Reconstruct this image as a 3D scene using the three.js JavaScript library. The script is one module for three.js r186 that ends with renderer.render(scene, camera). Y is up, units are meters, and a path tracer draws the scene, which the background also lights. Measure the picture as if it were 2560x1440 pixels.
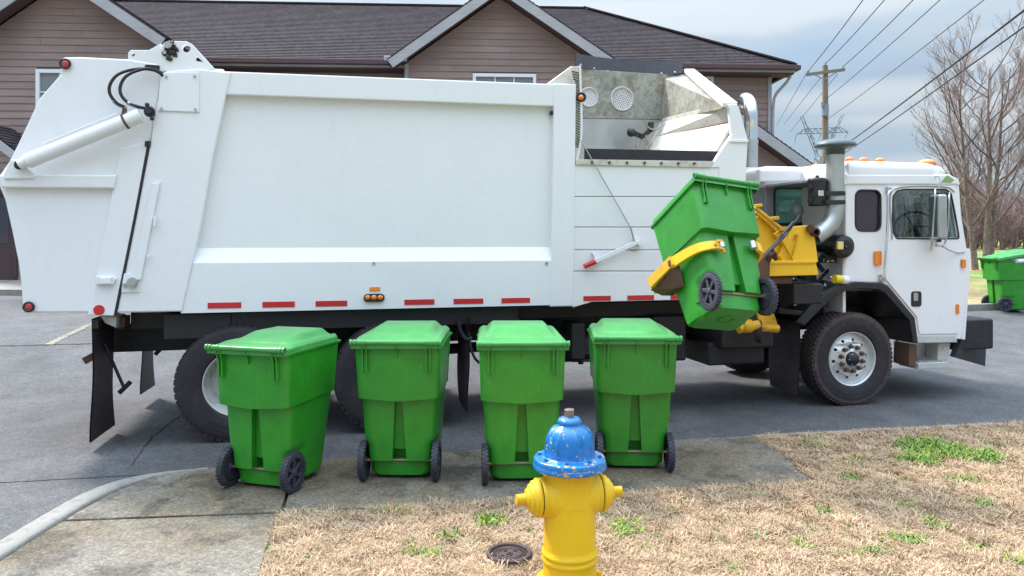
import * as THREE from 'three';
import { mergeGeometries, toCreasedNormals } from 'three/addons/utils/BufferGeometryUtils.js';
import { RoundedBoxGeometry } from 'three/addons/geometries/RoundedBoxGeometry.js';

// ---------------------------------------------------------------- camera, sky, sun, exposure
const F = 1850, CX = 1280, CY = 595, EYE = 1.9;          // lens and eye height read from the photograph
const scene = new THREE.Scene();
const camera = new THREE.PerspectiveCamera(2 * Math.atan(720 / F) * 180 / Math.PI, 2560 / 1440, 0.1, 3000);
camera.position.set(0, EYE, 0);
camera.setViewOffset(2560, 1440, 0, 720 - CY, 2560, 1440);
const renderer = new THREE.WebGLRenderer({ antialias: true });
renderer.toneMapping = THREE.LinearToneMapping;
renderer.toneMappingExposure = 2.25;
renderer.shadowMap.enabled = true;

let seedState = 12345;
const seed = (s) => { seedState = s >>> 0; };
const rnd = () => { seedState = (seedState + 0x6D2B79F5) >>> 0; let t = seedState; t = Math.imul(t ^ (t >>> 15), t | 1); t ^= t + Math.imul(t ^ (t >>> 7), t | 61); return ((t ^ (t >>> 14)) >>> 0) / 4294967296; };
const rr = (a, b) => a + (b - a) * rnd();
const lerp = (a, b, t) => a + (b - a) * t, clamp = (x, a = 0, b = 1) => Math.min(b, Math.max(a, x));
const sstep = (a, b, x) => { const t = clamp((x - a) / (b - a)); return t * t * (3 - 2 * t); };
// tileable value noise
const lattice = (() => { seed(77); const a = new Float32Array(65536); for (let i = 0; i < 65536; i++) a[i] = rnd(); return a; })();
function vnoise(u, v, p, s = 0, q = p) {
  u = u - Math.floor(u); v = v - Math.floor(v);
  const x = u * p, y = v * q, xi = Math.floor(x), yi = Math.floor(y), fx = x - xi, fy = y - yi;
  const h = (i, j) => lattice[(((i % p) * 131 + (j % q) * 337 + s * 7919 + ((i % p) * (j % q)) * 17) & 65535)];
  const sx = fx * fx * (3 - 2 * fx), sy = fy * fy * (3 - 2 * fy);
  return lerp(lerp(h(xi, yi), h(xi + 1, yi), sx), lerp(h(xi, yi + 1), h(xi + 1, yi + 1), sx), sy);
}
function fbm(u, v, p, oct, s = 0, q = p) { let a = 0, w = 0.5, n = 0; for (let i = 0; i < oct; i++) { a += w * vnoise(u, v, p << i, s + i * 13, q << i); n += w; w *= 0.55; } return a / n; }

const SUN = new THREE.Vector3(-0.52, 0.80, -0.40).normalize();
{ // overcast sky: cloud sheet brighter overhead, streaky cloud in the gaps of blue
  const W = 1024, Hh = 512, data = new Float32Array(W * Hh * 4);
  for (let j = 0; j < Hh; j++) for (let i = 0; i < W; i++) {
    const el = (j + 0.5) / Hh * Math.PI - Math.PI / 2;
    const s = Math.max(0, Math.sin(el));
    const u = i / W, v = j / Hh;
    const lift = 0.5 + 0.5 * s;
    const cl = fbm(u, v, 8, 5, 14, 24), c2 = fbm(u, v, 16, 5, 9, 40);
    const cov = sstep(0.40, 0.60, cl * 0.65 + c2 * 0.35 + 0.05 * s);
    const thick = sstep(0.45, 0.72, fbm(u, v, 16, 5, 21, 36));
    const wisp = sstep(0.47, 0.64, fbm(u, v, 14, 6, 29, 56)) * sstep(0.36, 0.56, fbm(u, v, 8, 3, 45, 16));
    const blue = [0.38, 0.54, 0.74], cloud = [0.57, 0.66, 0.74], grey = [0.40, 0.49, 0.62];
    const g = Math.exp(-Math.max(0, el) * 9);
    const k = 0.40 + 2.5 * Math.pow(s, 2.4);
    const o = (j * W + i) * 4;
    for (let c = 0; c < 3; c++) {
      let a = lerp(blue[c], [0.52, 0.68, 0.80][c], g);
      a = lerp(a, lerp(cloud[c], grey[c], thick * 0.85), cov * 0.82); a = lerp(a, [0.74, 0.80, 0.84][c], wisp * 0.7);
      data[o + c] = el < -0.02 ? [0.32, 0.30, 0.28][c] : a * k * (0.9 + 0.2 * lift);
    }
    data[o + 3] = 1;
  }
  const sky = new THREE.DataTexture(data, W, Hh, THREE.RGBAFormat, THREE.FloatType);
  sky.mapping = THREE.EquirectangularReflectionMapping;
  sky.magFilter = THREE.LinearFilter; sky.needsUpdate = true;
  scene.background = sky; scene.environment = sky;
}
const sun = new THREE.DirectionalLight(new THREE.Color(1, 0.95, 0.89), 2.5);
sun.position.copy(SUN).multiplyScalar(60); sun.shadow.radius = 16; sun.castShadow = true;
sun.shadow.mapSize.set(2048, 2048); Object.assign(sun.shadow.camera, { left: -30, right: 30, top: 30, bottom: -30, near: 1, far: 150 });
scene.add(sun); scene.add(sun.target);

// ---------------------------------------------------------------- helpers
function tex(size, fn, { srgb = true, repeat = 1, h = size } = {}) {
  const d = new Uint8Array(size * h * 4);
  for (let j = 0; j < h; j++) for (let i = 0; i < size; i++) {
    const c = fn(i / size, j / h), o = (j * size + i) * 4;
    if (typeof c === 'number') d[o] = d[o + 1] = d[o + 2] = clamp(c) * 255; else for (let k = 0; k < 3; k++) d[o + k] = clamp(c[k]) * 255;
    d[o + 3] = 255;
  }
  const t = new THREE.DataTexture(d, size, h); t.wrapS = t.wrapT = THREE.RepeatWrapping; t.magFilter = THREE.LinearFilter; t.minFilter = THREE.LinearFilter;
  if (srgb) t.colorSpace = THREE.SRGBColorSpace;
  t.repeat.set(1 / repeat, 1 / repeat); t.needsUpdate = true; return t;
}
const L = (r, g, b) => new THREE.Color().setRGB(r, g, b);
const std = (color, roughness = 0.6, extra = {}) => new THREE.MeshPhysicalMaterial({ color, roughness, ...extra });
const numbers = {};
function numbered(n) { const k = numbers[n] = (numbers[n] ?? -1) + 1; return k ? n + '_' + String(k).padStart(3, '0') : n; }
function flat(g) { const o = g.index ? g.toNonIndexed() : g.clone(); for (const k of Object.keys(o.attributes)) if (!['position', 'normal', 'uv', 'color'].includes(k)) o.deleteAttribute(k); if (!o.attributes.normal) o.computeVertexNormals(); o.groups = []; return o; }
function boxUV(g) {
  const p = g.attributes.position, n = p.count, uv = new Float32Array(n * 2), a = new THREE.Vector3(), b = new THREE.Vector3(), c = new THREE.Vector3();
  for (let i = 0; i < n; i += 3) {
    a.fromBufferAttribute(p, i); b.fromBufferAttribute(p, i + 1).sub(a); c.fromBufferAttribute(p, i + 2).sub(a); b.cross(c);
    const x = Math.abs(b.x), y = Math.abs(b.y), z = Math.abs(b.z);
    for (let k = i; k < i + 3; k++) { const X = p.getX(k), Y = p.getY(k), Z = p.getZ(k); const q = z >= x && z >= y ? [X, Y] : x >= y ? [Z, Y] : [X, Z]; uv[k * 2] = q[0]; uv[k * 2 + 1] = q[1]; }
  }
  g.setAttribute('uv', new THREE.BufferAttribute(uv, 2)); return g;
}
function join(gs) {
  gs = (Array.isArray(gs) ? gs : [gs]).flat(9).map(flat);
  const hasC = gs.every((g) => g.attributes.color), hasU = gs.every((g) => g.attributes.uv);
  gs.forEach((g) => { if (!hasC && g.attributes.color) g.deleteAttribute('color'); if (!hasU && g.attributes.uv) g.deleteAttribute('uv'); });
  return gs.length === 1 ? gs[0] : mergeGeometries(gs);
}
function mesh(name, gs, mat, parent = scene, keepUV = false) {
  const g = join(gs); if (!keepUV) boxUV(g);
  const m = new THREE.Mesh(g, mat); m.name = parent === scene ? numbered(name) : name; m.castShadow = m.receiveShadow = true; parent.add(m); return m;
}
function thing(name, label, category, group) { const o = new THREE.Group(); o.name = numbered(name); o.userData = { label, category }; if (group) o.userData.group = group; scene.add(o); return o; }
function tag(o, label, category, group, kind) { o.userData = { label, category }; if (group) o.userData.group = group; if (kind) o.userData.kind = kind; return o; }
function structure(o) { o.userData = { kind: 'structure' }; return o; }
function part(name, parent) { const g = new THREE.Group(); g.name = name; parent.add(g); return g; }
const V = (x, y, z) => new THREE.Vector3(x, y, z);
function at(px, py, d) { return V((px - CX) / F * d, EYE - (py - CY) / F * d, -d); }
// an upright frame standing at (ox, oz), turned by phi: u along it, v up, w out of its front towards the viewer
class Frame {
  constructor(ox, oz, phi) { this.o = V(ox, 0, oz); this.phi = phi; this.d = V(Math.cos(phi), 0, -Math.sin(phi)); this.n = V(Math.sin(phi), 0, Math.cos(phi)); }
  p3(px, py, w) { const r = V((px - CX) / F, -(py - CY) / F, -1), e = V(0, EYE, 0), t = (w - e.clone().sub(this.o).dot(this.n)) / r.dot(this.n); const P = e.add(r.multiplyScalar(t)).sub(this.o); return V(P.dot(this.d), P.y, w); }
  p2(px, py, w) { const q = this.p3(px, py, w); return new THREE.Vector2(q.x, q.y); }
  local(P) { const q = P.clone().sub(this.o); return V(q.dot(this.d), q.y, q.dot(this.n)); }
  world(P) { return this.o.clone().addScaledVector(this.d, P.x).addScaledVector(this.n, P.z).add(V(0, P.y, 0)); }
}
function extrude(pts, w, thick, bevel = 0.006, holes = []) {
  const s = new THREE.Shape(pts); for (const h of holes) s.holes.push(h instanceof THREE.Path ? h : new THREE.Path(h));
  const g = new THREE.ExtrudeGeometry(s, { depth: Math.max(0.001, thick - 2 * bevel), bevelEnabled: bevel > 0, bevelThickness: bevel, bevelSize: bevel, bevelOffset: -bevel, bevelSegments: 2, curveSegments: 20 });
  g.translate(0, 0, w - thick + bevel); return g;
}
function circlePath(x, y, r, ry = r) { const p = new THREE.Path(); p.absellipse(x, y, r, ry, 0, Math.PI * 2, true); return p; }
function roundRect(x0, y0, x1, y1, r) { const P = []; for (const [cx, cy, a] of [[x1 - r, y0 + r, -90], [x1 - r, y1 - r, 0], [x0 + r, y1 - r, 90], [x0 + r, y0 + r, 180]]) for (let k = 0; k <= 6; k++) { const t = (a + k * 15) * Math.PI / 180; P.push(new THREE.Vector2(cx + r * Math.cos(t), cy + r * Math.sin(t))); } return P; }
function box(x0, x1, y0, y1, z0, z1, r = 0.006) { const a = Math.abs(x1 - x0), b = Math.abs(y1 - y0), c = Math.abs(z1 - z0); const g = r > 0 ? new RoundedBoxGeometry(a, b, c, 2, Math.min(r, a / 2.1, b / 2.1, c / 2.1)) : new THREE.BoxGeometry(a, b, c); return g.translate((x0 + x1) / 2, (y0 + y1) / 2, (z0 + z1) / 2); }
function bar(a, b, r0, r1 = r0, seg = 14, open = false) { const d = b.clone().sub(a), l = d.length(), g = new THREE.CylinderGeometry(r1, r0, l, seg, 1, open); g.translate(0, l / 2, 0); g.applyQuaternion(new THREE.Quaternion().setFromUnitVectors(V(0, 1, 0), d.normalize())); return g.translate(a.x, a.y, a.z); }
function beam(a, b, wd, ht, up = V(0, 1, 0), r = 0.004) { // rectangular bar from a to b
  const d = b.clone().sub(a), l = d.length(), z = d.normalize(), x = up.clone().cross(z).normalize(), y = z.clone().cross(x), g = r ? new RoundedBoxGeometry(wd, ht, l, 2, Math.min(r, wd / 2.2, ht / 2.2)) : new THREE.BoxGeometry(wd, ht, l); g.translate(0, 0, l / 2);
  return g.applyMatrix4(new THREE.Matrix4().makeBasis(x, y, z).setPosition(a)); }
function tube(pts, r, seg = 40, rad = 8, closed = false) { return new THREE.TubeGeometry(new THREE.CatmullRomCurve3(pts, closed, 'centripetal'), seg, r, rad, closed); }
function lathe(prof, seg = 40) { return new THREE.LatheGeometry(prof.map(([r, y]) => new THREE.Vector2(r, y)), seg); }
function ball(p, r, ws = 12, hs = 8) { return new THREE.SphereGeometry(r, ws, hs).translate(p.x, p.y, p.z); }
function slabQuad(a, b, c, d, t) { // a plate of thickness t over the four corners, thickened backwards along its normal
  const n = b.clone().sub(a).cross(d.clone().sub(a)).normalize().multiplyScalar(t), P = [a, b, c, d], Q = P.map((p) => p.clone().sub(n)), pos = [];
  const q = (e, f, g, h) => { for (const p of [e, f, g, e, g, h]) pos.push(p.x, p.y, p.z); };
  q(a, b, c, d); q(Q[3], Q[2], Q[1], Q[0]); for (let i = 0; i < 4; i++) { const j = (i + 1) % 4; q(P[j], P[i], Q[i], Q[j]); }
  const g = new THREE.BufferGeometry(); g.setAttribute('position', new THREE.Float32BufferAttribute(pos, 3)); g.computeVertexNormals(); return g;
}
// ---------------------------------------------------------------- materials
const speck = tex(512, (u, v) => { const a = fbm(u, v, 8, 4, 1), n = lattice[(Math.floor(u * 512) * 311 + Math.floor(v * 512) * 977) & 65535]; return 0.86 + 0.14 * a + 0.03 * n; }, { repeat: 1.3 });
// thin road film and rain runs on white paint, low contrast
const paintGrime = tex(1024, (u, v) => { const a = fbm(u, v, 4, 5, 5), st = fbm(u, v, 64, 3, 8, 4), sp = sstep(0.62, 0.78, fbm(u, v, 32, 4, 31)); const k = 1 - 0.025 * a - 0.012 * sstep(0.55, 0.85, st) * a - 0.01 * sp; return [k, k * 0.997, k * 0.985]; }, { repeat: 2.6 });
const hopperGrime = tex(1024, (u, v) => { const a = fbm(u, v, 6, 5, 15), b = fbm(u, v, 24, 5, 41), sp = sstep(0.6, 0.7, fbm(u, v, 48, 3, 55)); const rust = sstep(0.55, 0.72, fbm(u, v, 10, 5, 61)); let k = 0.86 - 0.12 * sstep(0.35, 0.75, a) - 0.06 * sstep(0.45, 0.7, b) - 0.16 * sstep(0.62, 0.7, fbm(u, v, 90, 3, 56)); return [k * lerp(1, 0.95, rust), k * lerp(0.99, 0.88, rust), k * lerp(0.95, 0.78, rust)]; }, { repeat: 1.1 });
const mildGrime = tex(512, (u, v) => { const a = fbm(u, v, 5, 5, 16), b = sstep(0.55, 0.75, fbm(u, v, 22, 4, 43)); const k = 0.97 - 0.14 * a - 0.10 * b; return [k, k * 0.985, k * 0.96]; }, { repeat: 0.9 });
const plasticGrain = tex(512, (u, v) => { const a = fbm(u, v, 6, 5, 4), sc = sstep(0.63, 0.72, fbm(u, v, 12, 4, 71, 90)); const scr = sstep(0.70, 0.74, fbm(u, v, 70, 2, 73, 9)) * sstep(0.5, 0.62, fbm(u, v, 5, 3, 79)); return 0.84 + 0.16 * a + 0.03 * sc + 0.10 * scr; }, { repeat: 0.8 });
const rubberTex = tex(512, (u, v) => { const a = fbm(u, v, 8, 5, 17), b = sstep(0.5, 0.75, fbm(u, v, 20, 4, 19)); return [0.75 + 0.25 * a + 0.2 * b, 0.74 + 0.24 * a + 0.16 * b, 0.76 + 0.24 * a + 0.13 * b]; }, { repeat: 0.9 });
const roughTex = tex(512, (u, v) => 0.75 + 0.3 * (fbm(u, v, 6, 5, 23) - 0.3), { srgb: false, repeat: 1.1 });
const M = {
  white: std(L(0.84, 0.825, 0.85), 0.42, { map: paintGrime, clearcoat: 0.25, clearcoatRoughness: 0.25, roughnessMap: roughTex }),
  hopper: std(L(0.55, 0.54, 0.50), 0.6, { map: hopperGrime, metalness: 0.15 }),
  hopperWhite: std(L(0.78, 0.75, 0.69), 0.55, { map: mildGrime }),
  black: std(L(0.022, 0.020, 0.024), 0.55, { map: rubberTex }),
  blackGloss: std(L(0.02, 0.02, 0.024), 0.35, { map: rubberTex }),
  rubber: std(L(0.030, 0.027, 0.030), 0.75, { map: rubberTex }),
  tyre: std(L(0.034, 0.028, 0.031), 0.8, { map: rubberTex }),
  tyreDusty: std(L(0.085, 0.062, 0.058), 0.9, { map: rubberTex }),
  darkRubber: std(L(0.026, 0.021, 0.030), 0.5, { map: rubberTex }),
  flap: std(L(0.06, 0.045, 0.05), 0.55, { map: rubberTex }),
  chassis: std(L(0.018, 0.016, 0.018), 0.6, { map: rubberTex }),
  steel: std(L(0.55, 0.55, 0.55), 0.35, { metalness: 0.9, map: speck }),
  galv: std(L(0.52, 0.52, 0.50), 0.42, { metalness: 0.75, map: speck }),
  alu: std(L(0.72, 0.72, 0.71), 0.38, { metalness: 0.55, map: speck }),
  chrome: std(L(0.85, 0.85, 0.85), 0.12, { metalness: 1 }),
  rimWhite: std(L(0.70, 0.70, 0.69), 0.45, { map: mildGrime }),
  rust: std(L(0.16, 0.085, 0.06), 0.75, { map: mildGrime }),
  grease: std(L(0.03, 0.022, 0.02), 0.4),
  yellow: std(L(0.86, 0.50, 0.01), 0.42, { map: paintGrime, clearcoat: 0.2 }),
  yellowWorn: std(L(0.82, 0.45, 0.012), 0.5, { map: mildGrime }),
  armBrown: std(L(0.11, 0.045, 0.025), 0.6, { map: mildGrime }),
  red: std(L(0.62, 0.02, 0.025), 0.4, { map: speck }),
  redLens: std(L(0.50, 0.02, 0.015), 0.15, { clearcoat: 1 }),
  amber: std(L(0.80, 0.20, 0.01), 0.2, { clearcoat: 1 }),
  glass: new THREE.MeshPhysicalMaterial({ color: L(0.80, 0.88, 0.88), roughness: 0.02, transmission: 1, thickness: 0, ior: 1.5 }),
  tint: new THREE.MeshPhysicalMaterial({ color: L(0.10, 0.06, 0.075), roughness: 0.04, transmission: 0.6, thickness: 0, ior: 1.5, clearcoat: 1 }),
  tealGlass: new THREE.MeshPhysicalMaterial({ color: L(0.45, 0.75, 0.72), roughness: 0.03, transmission: 0.9, thickness: 0, ior: 1.5 }),
  interior: std(L(0.10, 0.10, 0.11), 0.8, { map: speck }),
  greyVinyl: std(L(0.26, 0.26, 0.27), 0.7, { map: speck }),
  green: std(L(0.032, 0.30, 0.022), 0.44, { map: plasticGrain, roughnessMap: roughTex }),
  greenLid: std(L(0.06, 0.34, 0.07), 0.40, { map: plasticGrain, roughnessMap: roughTex }),
  wheelPlastic: std(L(0.045, 0.048, 0.065), 0.6, { map: rubberTex }),
  axle: std(L(0.30, 0.22, 0.16), 0.5, { metalness: 0.6, map: speck }),
};
// ---------------------------------------------------------------- ground
const PHI = 13.54 * Math.PI / 180;
const TF = new Frame(-2.649, -6.825, PHI);                       // the truck's near side, rear wheel at u = 0
function gh(x, z) { // the car park and the verge climb gently behind the truck
  const q = TF.local(V(x, 0, z)), w = -q.z;
  return 0.45 * sstep(2.4, 6.2, w) + 0.30 * sstep(5, 12, w) + 0.22 * sstep(9, 30, w);
}
const aggregate = tex(1024, (u, v) => { const i = Math.floor(u * 1024), j = Math.floor(v * 1024), n = lattice[(i * 7919 + j * 104729 + ((i * j) >> 3)) & 65535], m = vnoise(u, v, 190, 3), m2 = vnoise(u, v, 320, 43), a = fbm(u, v, 6, 5, 2), b = fbm(u, v, 40, 3, 12); const k = 0.58 + 0.13 * (m - 0.5) + 0.16 * (m2 - 0.5) + 0.12 * (n - 0.5) + 0.20 * (a - 0.5) + 0.12 * (b - 0.5) + 0.08 * sstep(0.80, 0.9, m2); return [k, k, k * 1.005]; }, { repeat: 2.2 });
const aggBump = tex(512, (u, v) => 0.5 * vnoise(u, v, 250, 6) + 0.5 * vnoise(u, v, 120, 16), { srgb: false, repeat: 1.1 });
const concTex = tex(1024, (u, v) => { const n = vnoise(u, v, 380, 4), a = fbm(u, v, 5, 6, 27), b = fbm(u, v, 14, 5, 33), sp = sstep(0.66, 0.74, fbm(u, v, 60, 3, 37)), br = sstep(0.35, 0.7, a); const k = 0.60 + 0.20 * (n - 0.5) + 0.14 * (vnoise(u, v, 170, 44) - 0.5) - 0.10 * (a - 0.4) - 0.14 * sstep(0.45, 0.75, b) + 0.06 * sp; return [k, k * lerp(0.99, 0.94, br), k * lerp(0.95, 0.82, br)]; }, { repeat: 2.9 });
const soilTex = tex(1024, (u, v) => { const n = vnoise(u, v, 300, 4), a = fbm(u, v, 6, 6, 47), b = vnoise(u, v, 420, 24, 160); const k = 0.60 + 0.30 * (n - 0.5) + 0.3 * (a - 0.5) + 0.22 * (b - 0.5); return [k, k * 0.82, k * 0.60]; }, { repeat: 2.3 });
const fieldTex = tex(512, (u, v) => { const a = fbm(u, v, 5, 6, 57), g = sstep(0.42, 0.6, fbm(u, v, 4, 5, 63)), n = vnoise(u, v, 200, 8); const k = 0.62 + 0.2 * (a - 0.5) + 0.15 * (n - 0.5); return [lerp(k, k * 0.62, g), lerp(k * 0.86, k * 0.80, g), lerp(k * 0.62, k * 0.32, g)]; }, { repeat: 14 });
M.asphalt = std(L(0.30, 0.288, 0.293), 0.85, { map: aggregate, bumpMap: aggBump, bumpScale: 0.004, vertexColors: true });
M.concrete = std(L(0.54, 0.475, 0.425), 0.88, { map: concTex, bumpMap: aggBump, bumpScale: 0.003 });
M.kerb = std(L(0.34, 0.325, 0.31), 0.85, { map: mildGrime, bumpMap: aggBump, bumpScale: 0.003 });
M.soil = std(L(0.85, 0.85, 0.82), 0.95, { map: soilTex });
M.field = std(L(0.9, 0.9, 0.85), 0.95, { map: fieldTex });
M.crack = std(L(0.012, 0.010, 0.010), 0.9);
M.linePaint = std(L(0.62, 0.62, 0.60), 0.7, { map: concTex });
function terrain(x0, x1, z0, z1, nx, nz, dy, keep, tint) {
  const pos = [], col = [], uv = [], idx = [];
  for (let j = 0; j <= nz; j++) for (let i = 0; i <= nx; i++) { const x = lerp(x0, x1, i / nx), z = lerp(z0, z1, j / nz); pos.push(x, gh(x, z) + dy, z); uv.push(x, z); const c = tint ? tint(x, z) : [1, 1, 1]; col.push(...c); }
  for (let j = 0; j < nz; j++) for (let i = 0; i < nx; i++) { const x = lerp(x0, x1, (i + .5) / nx), z = lerp(z0, z1, (j + .5) / nz); if (keep && !keep(x, z)) continue; const a = j * (nx + 1) + i; idx.push(a, a + nx + 2, a + 1, a, a + nx + 1, a + nx + 2); }
  const g = new THREE.BufferGeometry(); g.setAttribute('position', new THREE.Float32BufferAttribute(pos, 3)); g.setAttribute('uv', new THREE.Float32BufferAttribute(uv, 2)); g.setAttribute('color', new THREE.Float32BufferAttribute(col, 3)); g.setIndex(idx); g.computeVertexNormals();
  if (g.attributes.normal.getY(0) < 0) { const ix = g.index.array; for (let i = 0; i < ix.length; i += 3) [ix[i + 1], ix[i + 2]] = [ix[i + 2], ix[i + 1]]; g.computeVertexNormals(); }
  return g;
}
function sheet(pts, y, follow) { const g = new THREE.ShapeGeometry(new THREE.Shape(pts.map((p) => new THREE.Vector2(p.x, -p.z)))); g.rotateX(-Math.PI / 2); g.translate(0, y, 0); if (follow) { const p = g.attributes.position; for (let i = 0; i < p.count; i++) p.setY(i, gh(p.getX(i), p.getZ(i)) + y); } return g; }
// the field that carries everything, out to the horizon
const nearBox = (x, z) => x > -40 && x < 40 && z > -36 && z < 4;
structure(mesh('ground', [terrain(-700, 700, -900, 60, 140, 120, -0.07, (x, z) => !nearBox(x, z)), terrain(-40, 40, -36, 4, 320, 160, -0.07)].map((g) => { g.deleteAttribute('color'); return g; }), M.field, scene, true));
// asphalt: street and car park in one sheet, ending at the verge on the right
const ground = (px, py) => { // pixel to the ground, marching over the slope
  let d = 2; for (let i = 0; i < 9000; i++) { const P = at(px, py, d); if (P.y <= gh(P.x, P.z)) return P; d += 0.01; } return at(px, py, d); };
const vergeW = TF.local(ground(2480, 772)).z;
const onRoad = (x, z) => { const q = TF.local(V(x, 0, z)); return q.x < 7.2 || q.z > vergeW; };
const patchTint = (x, z) => { const a = fbm(x / 23 + 5, z / 23 + 5, 8, 4, 81), oil = sstep(0.56, 0.75, fbm(x / 9, z / 9, 8, 4, 87)); const k = 0.86 + 0.28 * a - 0.14 * oil; return [k, k, k * 1.01]; };
const road = structure(mesh('road', terrain(-40, 40, -36, 4, 320, 160, 0, onRoad, patchTint), M.asphalt, scene, true));
{ // long cracks, the seam of the patched strip, faded bay lines
  const ribbon = (px, wd, y, jag) => { seed(5 + px.length); const P = []; for (let i = 0; i + 1 < px.length; i++) { const a = ground(...px[i]), b = ground(...px[i + 1]), n = Math.max(1, Math.round(a.distanceTo(b) / 0.06)); for (let k = 0; k < n; k++) P.push(a.clone().lerp(b, k / n).add(V(rr(-jag, jag), 0, rr(-jag, jag)))); } P.push(ground(...px[px.length - 1]));
    const pos = []; for (let i = 0; i + 1 < P.length; i++) { const t = P[i + 1].clone().sub(P[i]); const n = V(-t.z, 0, t.x).normalize(); const w0 = wd * rr(0.5, 1.2), q = [P[i].clone().addScaledVector(n, wd / 2), P[i].clone().addScaledVector(n, -w0 / 2), P[i + 1].clone().addScaledVector(n, -wd / 2), P[i + 1].clone().addScaledVector(n, w0 / 2)]; q.forEach((e) => e.y = gh(e.x, e.z) + y); const up = (q[1].x - q[0].x) * (q[2].z - q[0].z) - (q[1].z - q[0].z) * (q[2].x - q[0].x) < 0; for (const e of up ? [q[0], q[1], q[2], q[0], q[2], q[3]] : [q[0], q[2], q[1], q[0], q[3], q[2]]) pos.push(e.x, e.y, e.z); }
    const g = new THREE.BufferGeometry(); g.setAttribute('position', new THREE.Float32BufferAttribute(pos, 3)); const nor = new Float32Array(pos.length); for (let i = 1; i < nor.length; i += 3) nor[i] = 1; g.setAttribute('normal', new THREE.BufferAttribute(nor, 3)); return g; };
  mesh('crack', ribbon([[452, 1040], [420, 1062], [385, 1090], [362, 1116]], 0.014, 0.004, 0.012), M.crack, road);
  mesh('crack', ribbon([[362, 1116], [345, 1140], [330, 1165]], 0.006, 0.004, 0.014), M.crack, road);
  mesh('seam', ribbon([[-60, 1211], [60, 1205], [150, 1199], [280, 1193], [420, 1184]], 0.012, 0.004, 0.006), M.crack, road);
  mesh('seam', ribbon([[-30, 866], [60, 864], [140, 862], [228, 860]], 0.03, 0.004, 0.02), M.crack, road);
  mesh('bay_line', ribbon([[122, 862], [160, 843], [200, 824], [262, 797]], 0.11, 0.006, 0.002), M.linePaint, road);
  mesh('bay_line', ribbon([[-40, 745], [0, 727], [40, 712]], 0.11, 0.006, 0.002), M.linePaint, road);
}
// pavement slabs of the kerb ramp
const gx = (px, py) => { const d = F * EYE / (py - CY); return at(px, py, d); };
const inset = (pts, k) => { const c = pts.reduce((a, p) => a.add(p), V(0, 0, 0)).multiplyScalar(1 / pts.length); return pts.map((p) => p.clone().lerp(c, k)); };
const slabTop = 0.035;
function slabMesh(px, k, parent) { const P = px.map((p) => p.isVector3 ? p : gx(...p)); const s = new THREE.Shape(inset(P, k).map((p) => new THREE.Vector2(p.x, -p.z))); const g = new THREE.ExtrudeGeometry(s, { depth: 0.12, bevelEnabled: true, bevelSize: 0.008, bevelThickness: 0.008, bevelOffset: -0.008, bevelSegments: 2 }); g.rotateX(-Math.PI / 2); g.translate(0, slabTop - 0.128, 0); return mesh('slab', g, M.concrete, parent); }
const pavement = new THREE.Group(); pavement.name = 'pavement'; scene.add(pavement); structure(pavement);
slabMesh([[156, 1312], [280, 1243], [372, 1208], [440, 1190], [560, 1178], [740, 1163], [712, 1257], [701, 1291]], 0.003, pavement);
slabMesh([V(-3.08, 0, -0.9), [-40, 1440], [150, 1316], [700, 1295], [690, 1310], [650, 1440], [612, 1580], V(-1.24, 0, -0.9)], 0.0025, pavement);
slabMesh([[744, 1163], [900, 1152], [1240, 1131], [1700, 1108], [1885, 1098], [1960, 1150], [2030, 1212], [1800, 1226], [1560, 1240], [1300, 1257], [1000, 1276], [708, 1290]], 0.0015, pavement);
// rounded kerb, tall on the left and running out into the flush slab
function kerbSweep(px, half, top) { // px: spine, half widths and heights along it
  const c = new THREE.CatmullRomCurve3(px.map((p) => p.isVector3 ? p : gx(...p))), n = 60, rows = []; const prof = [[-1, -0.3], [-1, 0.55], [-0.85, 0.86], [-0.5, 1], [0.3, 1], [0.75, 0.9], [1, 0.6], [1, -0.3]];
  for (let i = 0; i <= n; i++) { const t = i / n, p = c.getPoint(t), d = c.getTangent(t), s = V(-d.z, 0, d.x).normalize(); const hw = half(t), ht = top(t); rows.push(prof.map(([a, b]) => p.clone().addScaledVector(s, a * hw).setY(b < 0 ? -0.05 : b * ht))); }
  return grid(rows); }
function grid(rows, closed = false) { const nr = rows.length, nc = rows[0].length, pos = [], idx = []; rows.forEach((r) => r.forEach((p) => pos.push(p.x, p.y, p.z))); for (let j = 0; j + 1 < nr; j++) for (let i = 0; i < nc - (closed ? 0 : 1); i++) { const a = j * nc + i, b = j * nc + (i + 1) % nc, c = a + nc, d = b + nc; idx.push(a, b, d, a, d, c); } const g = new THREE.BufferGeometry(); g.setAttribute('position', new THREE.Float32BufferAttribute(pos, 3)); g.setIndex(idx); g.computeVertexNormals(); return g; }
structure(mesh('kerb', kerbSweep([V(-3.06, 0, -0.8), V(-3.05, 0, -2.4), [-160, 1500], [-40, 1420], [110, 1325], [240, 1250], [330, 1214], [420, 1192], [520, 1180]], (t) => lerp(0.085, 0.015, sstep(0.6, 1, t)), (t) => lerp(0.068, 0.036, sstep(0.62, 0.95, t))), M.kerb));
structure(mesh('kerb', kerbSweep([[1887, 1097], [2100, 1085], [2300, 1075], [2600, 1060], [3000, 1041]], () => 0.03, () => 0.03), M.kerb));
// far verge edge stones on the right
structure(mesh('kerb', (() => { const a = TF.world(V(7.25, 0, vergeW)), b = TF.world(V(30, 0, vergeW)), g = []; for (let k = 0; k < 12; k++) { const p = a.clone().lerp(b, k / 12 + 0.002), q = a.clone().lerp(b, (k + 1) / 12 - 0.002); p.y = gh(p.x, p.z) + 0.03; q.y = gh(q.x, q.z) + 0.03; g.push(beam(p, q, 0.16, 0.16)); } return g; })(), M.kerb));
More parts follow.
